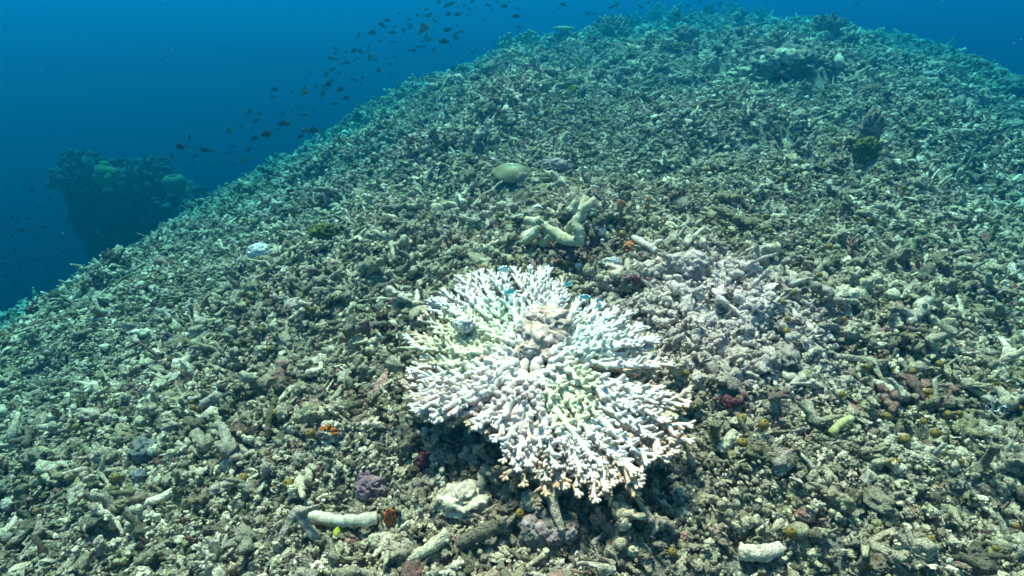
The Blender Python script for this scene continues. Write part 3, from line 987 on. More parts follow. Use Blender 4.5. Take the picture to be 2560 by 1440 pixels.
# mushroom coral with radial ribs
def mushroom_coral():
    p, d = hit(1279, 445, .0)
    W_, H_ = 50 * d / FPX, 28 * d / FPX
    CLEAR.append((p[0], p[1], W_ * .9)); CLEAR.append((p[0], p[1] - W_ * .5, W_ * .5))
    nr, na, rb = 26, 360, 44
    r = np.linspace(.03, 1, nr)
    a = np.arange(na) * 2 * math.pi / na
    rr, aa = np.meshgrid(r, a, indexing='ij')
    rid = .5 + .5 * np.cos(rb * aa)
    rim = 1 + .05 * np.sin(3 * aa + 1) + .03 * np.sin(5 * aa)
    x = W_ * rr * rim * np.cos(aa); y = W_ * .78 * rr * rim * np.sin(aa)
    z = H_ * (1 - rr ** 2.6) ** .8 + H_ * .08 * rid * rr * (1 - .3 * rr)
    slit = np.exp(-(y / (W_ * .07)) ** 2 - (x / (W_ * .35)) ** 4)
    z -= H_ * .16 * slit
    notch = np.exp(-((aa - 2.6) / .12) ** 2) * np.clip(rr * 1.5 - .3, 0, 1)
    z -= H_ * .35 * notch
    top = np.stack([x, y, z], -1).reshape(-1, 3)
    bot = np.stack([x * .93, y * .93, z * .0 - .1 * H_ + .25 * H_ * (1 - rr)], -1).reshape(-1, 3)
    mb = MB()
    F = []
    for i in range(nr - 1):
        for j in range(na):
            k = (j + 1) % na
            F.append((i * na + j, (i + 1) * na + j, (i + 1) * na + k, i * na + k))
    n0 = nr * na
    for j in range(na):
        k = (j + 1) % na
        F.append(((nr - 1) * na + j, n0 + (nr - 1) * na + j, n0 + (nr - 1) * na + k, (nr - 1) * na + k))
        F.append((n0 + (nr - 1) * na + j, n0 + j, n0 + k, n0 + (nr - 1) * na + k))
    F.append(tuple(range(na)))
    mb.add(np.concatenate([top, bot]), F)
    me = mb.mesh('mushroom_coral')
    g = np.concatenate([rid.ravel() * np.clip(rr.ravel() * 2, .3, 1) + (1 - np.clip(rr.ravel() * 2, .3, 1)), np.zeros(n0)])[:, None]
    pale = np.concatenate([np.clip(1 - rr.ravel() * 1.5, 0, 1), np.zeros(n0)])[:, None]
    c = np.array([.20, .15, .07]) * (1 - g) + np.array([.36, .32, .16]) * g
    c = c * (1 - pale) + np.array([.46, .45, .30]) * pale
    set_pigment(me, c)
    o = obj('mushroom_coral', me, M_PIG2, loc=p + np.array([0, 0, .008]), rot=(math.radians(9), math.radians(5), .15))
    tag(o, 'domed yellow green mushroom coral with radial ribs on the grey rubble', 'coral')
mushroom_coral()

# small branching corals: cauliflower shapes
def bush_coral(name, label, px, py, wpx, hpx, mat, seed, nb=14, cat='coral', up=0., thick=.16, spread=1.25):
    p, d = hit(px, py, up)
    w, h = wpx * d / FPX / 2, hpx * d / FPX
    root = obj(name, None, loc=p)
    tag(root, label, cat)
    r = np.random.default_rng(seed)
    for k in range(nb):
        a = k * 2.39996 + r.uniform(-.2, .2)
        e = spread * math.sqrt((k + .5) / nb)
        dv = np.array([math.sin(e) * math.cos(a), math.sin(e) * math.sin(a), math.cos(e)])
        sc_ = np.array([w, w, h])
        mb = MB()
        tip = dv * sc_ * r.uniform(.85, 1.1)
        s = np.linspace(0.05, 1, 5)[:, None]
        t0 = w * thick
        P = s * tip + r.normal(size=(5, 3)) * w * .02
        mb.add(*tube(P, t0 * np.linspace(.8, .75, 5), 7))
        for j in range(6):
            b = dv + r.normal(size=3) * .6; b /= np.linalg.norm(b)
            q = P[r.integers(2, 5)]
            mb.add(*tube(q + np.outer([0, .5, 1], b * sc_) * r.uniform(.2, .36), t0 * np.array([.7, .62, .5]), 6))
        obj('branch', mb.mesh('branch'), mat, root)
    v, f = lump((w * .5, w * .5, h * .35), 3, .3, 1.8, seed)
    mb = MB(); mb.add(v, f)
    obj('foot', mb.mesh('foot'), M_DARKROCK, root)
    return root
bush_coral('bush_coral', 'small pale branching coral in the lower left corner', 545, 1405, 90, 60, M_CREAM, 501, 12)
bush_coral('bush_coral', 'white feathery coral tuft low on the right edge', 2485, 1035, 50, 40, M_WHITE, 502, 14, thick=.1)
bush_coral('bush_coral', 'small white star shaped coral sprig in grey rubble, left of centre', 880, 628, 34, 18, M_WHITE, 503, 8, thick=.14)
bush_coral('bush_coral', 'rounded bushy coral highest on the reef crest', 1640, 44, 52, 40, M_BUSHG, 504, 26)
bush_coral('bush_coral', 'twin lobed pale coral on the crest right of the highest bushy coral', 1690, 44, 36, 34, M_BARREL, 505, 12, thick=.4)
bush_coral('bush_coral', 'broad spreading coral on the crest left of the highest bushy coral', 1525, 92, 80, 44, M_BUSH, 506, 26)
bush_coral('bush_coral', 'low tuft coral on the crest just left of the highest bushy coral', 1588, 48, 46, 30, M_BUSH, 507, 16)
bush_coral('bush_coral', 'dark round coral on the hazy crest right of the twin lobed coral', 1772, 40, 30, 28, M_DARKROCK, 508, 12, thick=.3)
bush_coral('bush_coral', 'hazy mound of coral on the far crest, upper right', 1832, 36, 56, 30, M_BUSH, 509, 20)
bush_coral('bush_coral', 'faint pale green coral below the hazy mound on the far crest', 1895, 50, 40, 30, M_BUSHG, 510, 18)
bush_coral('column_coral', 'dark clump of upright columns on the hazy upper right slope', 2065, 92, 90, 44, M_DARKROCK, 511, 22, thick=.1, spread=.9)
bush_coral('bush_coral', 'faint bushy coral on the far right slope', 2330, 150, 50, 34, M_BUSH, 512, 14)
bush_coral('bush_coral', 'grey green soft bush on the slope left of the crest pebbles', 1460, 180, 60, 34, M_BUSHG, 513, 18)
bush_coral('bush_coral', 'wide pale tuft on the slope right of the striped fish', 1548, 160, 60, 20, M_BUSHG, 514, 18)
bush_coral('bush_coral', 'spiny twig coral right of the sea squirt trio in the rubble', 2300, 1095, 40, 40, M_OLIVEBR, 515, 9, thick=.07)

# flat topped coral on the skyline, finger sponges
def table_coral(label, px, py, wpx, hpx, mat, seed):
    p, d = hit(px, py, 0)
    w, h = wpx * d / FPX / 2, hpx * d / FPX
    root = obj('table_coral', None, loc=p)
    tag(root, label, 'coral')
    v, f = lump((w, w * .8, h * .22), 5, .35, 2.4, seed)
    mb = MB(); mb.add(v + np.array([0, 0, h * .85]), f)
    obj('plate', mb.mesh('plate'), mat, root)
    obj('stem', limb_mesh(np.array([[0, 0, -.02], [.01, 0, h * .4], [0, 0, h * .8]]), w * .5, w * .35, seed, np.zeros(3), 6), M_DARKROCK, root)
table_coral('flat topped coral plate standing on the reef crest right of the finger sponges', 1408, 90, 50, 24, M_BUSH, 521)
def finger_sponge(label, px, py, spots, seed):
    p, d = hit(px, py, 0)
    root = obj('finger_sponge', None, loc=p)
    tag(root, label, 'sponge')
    r = np.random.default_rng(seed)
    k_ = d / FPX
    for (dx, hh, rr) in spots:
        x, y = dx * k_, r.uniform(-.08, .08)
        h = hh * k_
        P = np.array([[x * .8, y, -.03], [x * .9, y, h * .3], [x, y + .01, h * .7], [x + r.uniform(-.01, .01), y, h]])
        obj('finger', limb_mesh(P, rr * k_ * 1.05, rr * k_ * .85, seed + dx, np.zeros(3), 4, 9), M_BUSHG, root)
    v, f = lump((34 * k_, .10, 12 * k_), 4, .4, 2, seed)
    mb = MB(); mb.add(v, f)
    obj('foot', mb.mesh('foot'), M_DARKROCK, root)
finger_sponge('left hand clump of upright finger sponges on the reef skyline', 1262, 132, [(-14, 34, 4), (-6, 26, 4), (0, 40, 4), (7, 44, 4), (13, 46, 4), (-9, 22, 4), (4, 28, 4)], 531)
finger_sponge('right hand clump of upright finger sponges on the reef skyline', 1318, 122, [(-26, 30, 4), (-18, 36, 5), (-10, 28, 4), (-4, 40, 4), (2, 44, 4), (8, 42, 5), (15, 40, 5), (21, 36, 5), (28, 30, 4), (-14, 24, 5), (12, 30, 5)], 532)

# ------------------------------------------------------------------ coral tower in the blue, far left
M_TOWER = speckled('dimmed_reef_rock', (.035, .03, .025), (.13, .115, .09), 20, .01, .95, local=False)  # tower and its growth darkened in colour for the weak light at depth
def far_tower():
    D = 5.2
    k = D / FPX
    mid = at(320, 500, D)
    root = obj('coral_tower', None, loc=mid)
    tag(root, 'dark craggy coral tower in the blue beyond the slope at left', 'coral tower')
    pts = []
    def part(name, cx, cy, wpx, hpx, seed, dy=0., amp=.4, mat=M_TOWER):
        v, f = lump((wpx * k / 2, wpx * k * .45, hpx * k / 2), 5, amp, 2.2, seed, True)
        v += fbm(v * 9, 3, seed)[:, None] * .05
        c = at(cx, cy, D + dy) - mid
        mb = MB(); mb.add(v + c, f)
        obj(name, mb.mesh(name), mat, root)
        vv = v + c
        sel = rng.integers(0, len(vv), 330)
        pts.append(vv[sel])
    part('overhanging_head', 212, 442, 92, 78, 601, 0, .5)
    part('overhanging_head', 240, 470, 84, 90, 608, .1, .5)
    part('stem', 222, 535, 46, 140, 602, .1, .45)
    part('ledge', 330, 468, 120, 84, 603, .1, .5)
    part('ledge', 388, 436, 44, 54, 604, .15, .5)
    part('foot', 325, 560, 110, 130, 605, .15, .5)
    part('foot', 420, 530, 130, 100, 606, .25, .5)
    part('foot', 480, 530, 90, 100, 609, .4, .5)
    part('foot', 350, 720, 150, 240, 607, .35)
    P = np.concatenate(pts); n = len(P)
    scatter_object('encrusting_growth', P, rng.uniform(-3, 3, (n, 3)), rng.uniform(1.2, 4.2, (n, 1)) * np.ones((1, 3)), rng.integers(0, 22, n), root, scatter_group(M_TOWER))
    def sponge(name, label, mat, blobs, dy):
        c0 = at(blobs[0][0], blobs[0][1], D + dy)
        o = obj(name, None, loc=c0)
        tag(o, label, 'sponge')
        for j, (x, y, r) in enumerate(blobs):
            v, f = lump(np.ones(3) * r * k, 4, .2, 1.6, 620 + j)
            mb = MB(); mb.add(v + at(x, y, D + dy) - c0, f)
            obj('lobe', mb.mesh('lobe'), mat, o)
    sponge('lobed_sponge', 'pale yellow lobed sponge on the coral tower in the blue', M_YELLOWSP, [(262, 432, 20), (252, 445, 16), (272, 448, 18), (280, 432, 12), (262, 415, 12), (272, 462, 9), (258, 458, 10)], -.38)
    c = at(436, 458, D - .25)
    R = 26 * k
    V, F, kk = [], [], 28
    prof = [(.0, -1.0), (.55, -.9), (.9, -.45), (1.0, .0), (.92, .42), (.70, .66), (.52, .70), (.42, .55), (.35, .1), (0, .0)]
    for r_, z_ in prof:
        for j in range(kk):
            a = j * 2 * math.pi / kk
            q = 1 + .05 * math.cos(7 * a)
            V.append((R * r_ * math.cos(a) * q, R * r_ * math.sin(a) * q, R * z_))
    for i in range(len(prof) - 1):
        for j in range(kk):
            F.append((i * kk + j, i * kk + (j + 1) % kk, (i + 1) * kk + (j + 1) % kk, (i + 1) * kk + j))
    mb = MB(); mb.add(V, F)
    tag(obj('barrel_sponge', mb.mesh('barrel_sponge'), speckled('brown_barrel_sponge', (.11, .10, .05), (.18, .165, .09), 14, .006, local=False), loc=c), 'pale round barrel sponge on the right end of the coral tower', 'sponge')
far_tower()

# ------------------------------------------------------------------ sea squirts
def squirt_meshes():
    k = 18
    prof = [(.0, -.95), (.45, -.88), (.82, -.55), (.99, -.05), (.93, .38), (.70, .74), (.42, .93), (.27, .99), (.20, .95), (.16, .78)]
    V, F = [], []
    for i, (r_, z_) in enumerate(prof):
        for j in range(k):
            a = j * 2 * math.pi / k
            w = 1 + .05 * math.sin(2 * a + 1) + .03 * math.cos(3 * a)
            V.append((r_ * w * math.cos(a), r_ * w * math.sin(a), z_))
    for i in range(len(prof) - 1):
        for j in range(k):
            F.append((i * k + j, i * k + (j + 1) % k, (i + 1) * k + (j + 1) % k, (i + 1) * k + j))
    b = MB(); b.add(V, F)
    s = MB()
    V, F = [(0, 0, .80)], []
    for j in range(12):
        a = j * 2 * math.pi / 12
        V.append((.19 * math.cos(a), .19 * math.sin(a), .82))
    for j in range(12): F.append((0, 1 + j, 1 + (j + 1) % 12))
    s.add(V, F)
    return b.mesh('squirt_body'), s.mesh('squirt_siphon')
SQ_B, SQ_S = squirt_meshes()
SQ_B.materials.append(M_OLIVE); SQ_S.materials.append(M_SIPHON)
SQ_BW = SQ_B.copy(); SQ_BW.materials.clear(); SQ_BW.materials.append(M_WHITE)
def squirt(px, py, r, label=None, group=None, white=False):
    p, d = hit(px, py, .020)
    R = r * d / FPX * random.uniform(.82, 1.08)
    CLEAR.append((p[0], p[1], R * .75))
    tilt = (-.5 + random.uniform(-.35, .25), random.uniform(-.4, .4), random.uniform(0, 6))
    o = obj('sea_squirt', None, loc=p + np.array([0, 0, R * .5]))
    o.rotation_mode = 'ZYX'
    o.rotation_euler = (random.uniform(.1, .7), random.uniform(-.4, .4), 0)
    o.scale = (R * random.uniform(.88, 1.1), R, R * random.uniform(.8, 1.2))
    tag(o, label, 'sea squirt', group)
    bd = obj('body', SQ_BW if white else SQ_B, None, o, rot=(0, 0, random.uniform(0, 6)))
    obj('siphon', SQ_S, None, bd)  # flat dark disc across the opening, shade of the hole as colour
UNIQ = [
 (776, 1090, 15, 'olive sea squirt touching the orange splashed rock'), (690, 1037, 12, 'olive sea squirt beside the thin upright pale stick'),
 (721, 1215, 15, 'olive sea squirt left of the purple crusted lump'), (608, 1201, 13, 'olive sea squirt between the grey sponge mounds and the purple lump'),
 (290, 1198, 11, 'olive sea squirt left of the lower grey sponge mound'), (1530, 1268, 14, 'orange olive sea squirt behind the salmon shell'),
 (1300, 1288, 14, 'olive sea squirt at the left shoulder of the brown fuzzy rock'), (1853, 1052, 13, 'left upper sea squirt of the trio right of the bleached coral'),
 (1907, 1067, 15, 'right hand sea squirt of the trio right of the bleached coral'), (1855, 1111, 15, 'lowest sea squirt of the trio right of the bleached coral'),
 (1975, 1337, 15, 'lone olive sea squirt near the lower edge, right of the bleached coral'), (1714, 936, 12, 'olive sea squirt close to the right rim of the bleached coral'),
 (1620, 842, 11, 'olive sea squirt at the upper right rim of the bleached coral'), (1204, 675, 11, 'olive sea squirt behind the rear rim of the bleached coral'),
 (776, 778, 9, 'olive sea squirt in bare grey rubble left of the bleached coral'), (2337, 1089, 12, 'larger olive sea squirt beside the spiny twig coral'),
 (2262, 1102, 12, 'olive sea squirt left of the spiny twig coral'), (2236, 1162, 11, 'olive sea squirt over a dark hole below the spiny twig coral'),
 (1479, 584, 10, 'olive sea squirt touching the white one at the forked branch')]
for x, y, r, l in UNIQ: squirt(x, y, r, l)
squirt(1502, 583, 12, 'white sea squirt with a yellow mouth right of the forked branch', None, True)
squirt(1506, 604, 6, 'smallest white sea squirt below the white one at the forked branch', None, True)
squirt(1446, 668, 8, 'white sea squirt in the shade between two olive ones', None, True)
SQ_LIST = []
Z1 = [(191, 1071, 9), (480, 1007, 7), (483, 1022, 8), (92, 1281, 8), (667, 967, 9), (612, 940, 9), (25, 1363, 7), (655, 825, 7), (672, 875, 8)]
Z2 = [(610, 740, 8), (630, 742, 8), (622, 760, 8), (665, 735, 8), (753, 740, 7), (710, 575, 6), (690, 730, 5)]
Z3 = [(2165, 922, 9), (2237, 932, 9), (2280, 932, 8), (2348, 913, 9), (2104, 990, 9), (2320, 984, 10), (2327, 998, 9), (2369, 1039, 11), (2398, 1036, 9), (2307, 1057, 10),
      (2217, 1044, 10), (2402, 1155, 8), (2545, 930, 9), (2487, 962, 8), (2549, 1022, 7), (1844, 996, 8)]
Z4 = [(2324, 1353, 11), (2488, 1374, 10), (2476, 1387, 9), (2539, 1318, 9), (1680, 1385, 13)]
Z5 = [(1254, 539, 7), (1222, 609, 7), (1555, 590, 10), (1415, 663, 8), (1464, 672, 7), (1171, 397, 8), (1674, 470, 7), (1692, 475, 7), (1752, 474, 7)]
Z6 = [(1905, 575, 8), (1925, 580, 9), (1990, 700, 8), (1985, 735, 8), (1955, 760, 8), (2070, 620, 8), (2110, 800, 8), (1965, 832, 10), (1968, 800, 7), (2050, 690, 7), (1915, 546, 8), (2140, 550, 7), (2171, 552, 7)]
Z7 = [(1687, 266, 7), (1760, 260, 6), (1738, 268, 6), (1788, 270, 6), (1824, 243, 5), (1833, 245, 5), (1855, 245, 5), (1829, 297, 6), (1962, 297, 6), (2082, 362, 7), (2094, 364, 7), (1963, 402, 7), (2012, 408, 7),
      (2062, 419, 6), (1765, 427, 7), (1909, 429, 7), (1950, 451, 7), (1970, 456, 7), (2049, 442, 7), (2127, 451, 6), (2212, 451, 6), (2168, 397, 6), (2259, 473, 7), (2267, 488, 6), (2276, 513, 6), (2237, 494, 5)]
Z8 = [(1333, 299, 6), (1341, 301, 6), (1366, 281, 6), (1378, 283, 6), (1407, 277, 6), (1305, 324, 6), (1396, 313, 6), (1394, 324, 6), (1413, 322, 6), (1443, 351, 6), (1460, 342, 6), (1509, 305, 6), (1521, 305, 6),
      (1534, 258, 5), (1556, 262, 6), (1493, 260, 5), (1169, 320, 5), (1650, 258, 5), (1165, 236, 5)]
for zone, l, g in ((Z1, 'small olive sea squirt in the left foreground rubble', 'sea squirts in the left foreground'), (Z2, 'tiny olive sea squirt in the cluster left of the bleached coral', 'sea squirts in the left cluster'),
                (Z3, 'olive sea squirt dotted over the right hand rubble', 'sea squirts on the right rubble'), (Z4, 'olive sea squirt in the lower right rubble', 'sea squirts at the lower right'),
                (Z5, 'olive sea squirt around the raised forked branch', 'sea squirts around the forked branch'), (Z6, 'olive sea squirt in the rubble behind the pale pink outcrop', 'sea squirts behind the pale outcrop'),
                (Z7, 'small olive sea squirt on the upper right slope', 'sea squirts on the upper right slope'), (Z8, 'small olive sea squirt on the slope behind the ribbed mushroom coral', 'sea squirts behind the mushroom coral')):
    for x, y, r in zone: SQ_LIST.append((x, y, r, g))
LANDMARKS = [('the ribbed mushroom coral', 1279, 430), ('the rounded brown coral head', 1775, 170), ('the largest dark outcrop', 1955, 170), ('the dark rock column', 2165, 360), ('the raised forked branch', 1400, 575),
    ('the rust disc sponge', 1552, 512), ('the yellow damselfish', 1428, 222), ('the whitish pink outcrop', 1725, 690), ('the sea squirt trio', 1870, 1075), ('the spiny twig coral', 2300, 1090),
    ('the pale green sponge blob', 2008, 950), ('the white feathery coral tuft', 2485, 1035), ('the lone dark boulder', 2265, 222), ('the lone white sponge lump', 655, 655), ('the grey sponge mounds', 360, 1165),
    ('the thin upright pale stick', 680, 1040), ('the rear rim of the bleached coral', 1330, 690), ('the brown fuzzy rock', 1370, 1335), ('the orange sponge crust', 2185, 1420), ('the lavender white lump', 1880, 790)]
by_mark = {}
for x, y, r, g in SQ_LIST:
    nm, lx, ly = min(LANDMARKS, key=lambda m: (m[1] - x) ** 2 + (m[2] - y) ** 2)
    dx, dy = x - lx, y - ly
    side = ('right of' if dx > 0 else 'left of') if abs(dx) > abs(dy) else ('below' if dy > 0 else 'above')
    by_mark.setdefault((nm, side), []).append((dx * dx + dy * dy, x, y, r, g))
for (nm, side), lst in by_mark.items():
    for q, (_, x, y, r, g) in enumerate(sorted(lst)):
        squirt(x, y, r, ['nearest', 'second nearest', 'third nearest', 'fourth nearest', 'fifth nearest', 'sixth nearest', 'seventh nearest', 'eighth nearest', 'ninth nearest', 'tenth nearest', 'eleventh nearest', 'twelfth nearest', 'farthest'][min(q, 12)]
               + ' olive sea squirt ' + side + ' ' + nm, g)

# ------------------------------------------------------------------ fish
def fish_parts(hgt, wid, fork):
    """unit-length fish, nose towards +x, up +z"""
    xs = np.array([.50, .47, .40, .28, .12, -.06, -.22, -.32, -.36])
    hs = np.array([.02, .22, .50, .82, 1.0, .92, .58, .30, .26]) * hgt / 2
    ws = np.array([.02, .30, .62, .92, 1.0, .80, .45, .18, .10]) * wid / 2
    k = 12
    V, F = [], []
    for x, h, w in zip(xs, hs, ws):
        for j in range(k):
            a = j * 2 * math.pi / k
            V.append((x, w * math.cos(a), h * math.sin(a)))
    n = len(xs)
    for i in range(n - 1):
        for j in range(k):
            F.append((i * k + j, (i + 1) * k + j, (i + 1) * k + (j + 1) % k, i * k + (j + 1) % k))
    F.append(tuple(range(k))); F.append(tuple((n - 1) * k + j for j in range(k))[::-1])
    body = MB(); body.add(V, F)
    def fin(outline, th=.006):
        o_ = np.array(outline, float); m = len(o_)
        V = [(x, th, z) for x, z in o_] + [(x, -th, z) for x, z in o_]
        F = [tuple(range(m)), tuple(range(m, 2 * m))[::-1]] + [(i, m + i, m + (i + 1) % m, (i + 1) % m) for i in range(m)]
        b = MB(); b.add(V, F)
        return b
    h = hgt / 2
    tail = fin([(-.34, .10 * hgt), (-.42, .28 * hgt), (-.52, h * .95), (-.46, fork * h), (-.42, 0), (-.46, -fork * h), (-.52, -h * .95), (-.42, -.28 * hgt), (-.34, -.10 * hgt)])
    dors = fin([(.26, h * .8), (.16, h * 1.12), (.0, h * 1.30), (-.16, h * 1.18), (-.26, h * .85), (-.24, h * .45), (0, h * .85)])
    anal = fin([(.02, -h * .85), (-.10, -h * 1.2), (-.22, -h * 1.05), (-.27, -h * .6), (-.22, -h * .42)])
    pec = fin([(.20, -h * .1), (.10, -h * .05), (.04, -h * .45), (.10, -h * .62)])
    return body, tail, dors, anal, pec
def fish_kit(name, hgt, wid, fork, mbody, mfin, mtail):
    b, t, d, a, p = fish_parts(hgt, wid, fork)
    kit = []
    for nm, mb, m in (('body', b, mbody), ('tail_fin', t, mtail), ('dorsal_fin', d, mfin), ('anal_fin', a, mfin)):
        me = mb.mesh(name + '_' + nm, nm == 'body')
        me.materials.append(m)
        kit.append((nm, me))
    v, f = ico(2)
    for s in (-1, 1):
        e = MB()
        e.add(v * .022 + np.array([.38, s * wid * .29, .06 * hgt]), f)
        me = e.mesh(name + '_eye'); me.materials.append(M_EYE)
        kit.append(('eye', me))
    one = MB()
    for mb in (b, t, d, a): one.add(mb.verts(), mb.f)
    me = one.mesh(name + '_small'); me.materials.append(mbody)
    return kit, me
K_DARK = fish_kit('dark_fish', .36, .15, .35, M_FISH, M_FIN, M_FIN)
K_DEEP = fish_kit('deep_fish', .50, .16, .55, M_FISH, M_FIN, M_FIN)
K_GREY = fish_kit('grey_fish', .36, .15, .35, M_FISHG, M_FISHG, M_FISHG)
K_YTAIL = fish_kit('yellow_tail_fish', .42, .16, .4, M_FISHG, M_FISHG, M_FINY)
K_YEL = fish_kit('yellow_fish', .52, .16, .6, M_FISHY, M_FINY, M_FINY)
K_CHR = fish_kit('chromis', .40, .16, .35, M_CHROM, M_BELLY, M_CHROM)
K_CHB = fish_kit('blue_chromis', .34, .15, .4, M_CHROMB, M_CHROMB, M_CHROMB)
K_BEL = fish_kit('pale_chromis', .40, .16, .35, M_BELLY, M_CHROM, M_CHROM)
def fish(kit, pos, length, angle, facing, label, group, parts=True, name='fish', yaw=None):
    a = math.radians(angle) * facing
    yaw = random.uniform(-.5, .5) if yaw is None else yaw
    rz = yaw + (0 if facing > 0 else math.pi)
    M = Matrix.Rotation(rz, 4, 'Z') @ Matrix.Rotation(-a, 4, 'Y')
    if parts:
        o = obj(name, None, loc=pos)
        bd = None
        for nm, me in kit[0]:
            q = obj(nm, me, None, bd if nm == 'eye' else o)
            if nm == 'body': bd = q
    else:
        o = obj(name, kit[1], None, loc=pos)
    o.rotation_euler = M.to_euler()
    o.scale = (length,) * 3
    return tag(o, label, 'fish', group)
A2 = [(2385,210,46,0),(2297,225,34,60),(2145,310,34,-10),(2147,340,32,50),(2120,370,48,0),(2158,380,34,10),(2210,390,26,-15),(2265,323,44,30),(2307,330,38,-15),(2293,372,30,-10),(2368,365,46,60),
 (2358,300,26,65),(2435,265,22,-10),(2462,238,22,0),(2515,207,44,0),(2525,172,28,25),(2478,130,34,0),(2445,160,52,-30),(2516,268,30,-8),(2476,373,24,10),(2500,410,30,-25),(2422,447,48,0),(2120,447,40,0),
 (2137,435,22,80),(2088,472,38,65),(2170,468,30,-10),(2265,473,18,0),(2100,538,58,20),(2070,555,24,70),(2022,552,34,80),(1950,562,34,45),(1952,592,60,20),(1930,586,30,15),(1757,570,52,0),(1750,622,42,0),
 (1865,585,26,65),(2068,598,44,60),(2180,570,56,18),(2215,626,54,15),(2140,663,40,15),(1938,688,22,80),(1597,716,54,35),(1665,727,36,-25),(1637,772,44,30),(1818,790,72,0),(1467,835,46,45),(1213,877,42,75),
 (1705,858,90,10),(1630,886,52,20),(1958,835,56,-5),(2008,836,60,15),(1923,872,44,30),(1155,938,78,8),(1207,935,24,0),(1253,942,22,0),(1310,960,58,-8),(1100,998,48,50),(1252,1000,40,40),(1245,1035,40,50),
 (1453,977,52,5),(1590,957,40,35),(1570,1028,64,20),(1193,1070,44,-60),(1355,1062,40,10),(1402,1043,16,40),(1385,1018,20,0),(1498,1055,34,80),(1335,1130,30,0),(790,995,22,80),(205,1218,40,50),(315,1268,30,80),
 (270,1310,28,40),(240,1325,20,30),(180,1397,26,10),(80,1393,30,10),(12,1395,26,10)]
A3 = [(683,60,32,0),(760,8,34,30),(826,28,44,0),(505,84,22,-20),(622,98,26,0),(570,125,30,0),(568,153,26,-5),(660,155,34,5),(668,180,72,35),(637,212,30,70),(690,102,40,-5),(706,90,30,0),(822,90,40,8),(878,92,42,0),
 (735,137,30,-20),(820,192,46,25),(880,165,20,-20),(905,203,34,0),(697,252,46,10),(655,266,28,0),(793,265,62,0),(680,222,28,-30),(660,298,28,0),(627,300,34,0),(600,323,32,-5),(875,246,34,5),(945,95,24,0),
 (1100,60,28,-45),(1180,38,42,-5),(1263,53,30,0),(1253,103,52,0),(1272,176,34,-25),(1053,124,16,60),(1558,30,44,-12),(1895,36,38,0),(1860,48,34,15),(2047,40,38,-25),(1783,137,30,40),(2285,95,40,-20),(2434,5,22,40),
 (1757,88,20,0),(1676,4,14,0),(2105,4,16,-40),(1000,318,20,50),(976,335,24,-45),(500,335,22,0),(850,440,46,40),(793,430,26,0),(535,195,34,-70),(925,35,26,0)]
YEL = {(2368, 365), (2422, 447), (1958, 835), (905, 203)}
F_ALL = [(x / 2.56, y / 2.56, l / 2.56, a, (x, y) in YEL) for x, y, l, a in A2] + [(800 + x / 2.56, y / 2.56, l / 2.56, a, (x, y) in YEL) for x, y, l, a in A3]
F_ALL += [(x, y, l, a, False) for x, y, l, a in ((55, 575, 16, 15), (110, 568, 14, 10), (45, 545, 8, 0), (70, 545, 9, 0), (105, 512, 12, 30), (38, 625, 12, 60), (50, 660, 12, 30), (88, 650, 10, 0), (118, 668, 11, 40), (125, 703, 16, 60), (40, 712, 16, 60),
          (75, 475, 14, 50), (125, 495, 10, 70), (8, 640, 9, 0), (30, 590, 10, 20), (95, 600, 10, 40), (145, 540, 9, 10), (20, 470, 9, 30), (15, 690, 11, 30), (70, 735, 10, 10), (140, 640, 9, 60), (60, 430, 8, 20), (10, 760, 10, 30))]
for i in range(46):                                      # the rest of the shoal, strung out along the ridge
    t_ = random.random()
    F_ALL.append((560 + 760 * t_ + random.gauss(0, 26), 395 - 400 * t_ ** .8 + random.gauss(0, 26) - 14, random.uniform(8, 14), random.uniform(-25, 40), False))
for x_, y_ in ((1400, 20), (1470, 34), (1545, 12), (1620, 8), (1720, 14), (1800, 10), (1960, 8), (2140, 12)): F_ALL.append((x_, y_, random.uniform(9, 13), random.uniform(-30, 30), False))
for i in range(26):                                      # faintest fish, deep in the shoal
    F_ALL.append((random.uniform(930, 1330), random.uniform(15, 150), random.uniform(6, 10), random.uniform(-30, 40), False))
UF = {(1705, 858): 'large dark fish low over the left slope, above the coral tower level', (1818, 790): 'slim dark fish swimming level above the left slope',
      (1155, 938): 'long dark fish leading the shoal above the coral tower', (2008, 836): 'plump dark fish skimming the edge of the left slope',
      (1958, 835): 'pale yellow green fish just behind the plump dark fish', (668, 180): 'big dark fish nose up in the middle of the shoal', (2385, 210): 'deep bodied dark fish at the left front of the upper shoal',
      (793, 265): 'long level dark fish at the bottom of the upper shoal', (1253, 103): 'dark fish alone above the finger sponges', (2368, 365): 'yellowish fish turning in the upper left shoal', (2422, 447): 'dull yellow fish below the upper shoal',
      (1570, 1028): 'faint grey fish low beside the foot of the left slope', (1597, 716): 'dark fish heading up above the left slope', (1558, 30): 'dark fish above the flat topped coral at the upper edge'}
F_MADE = []
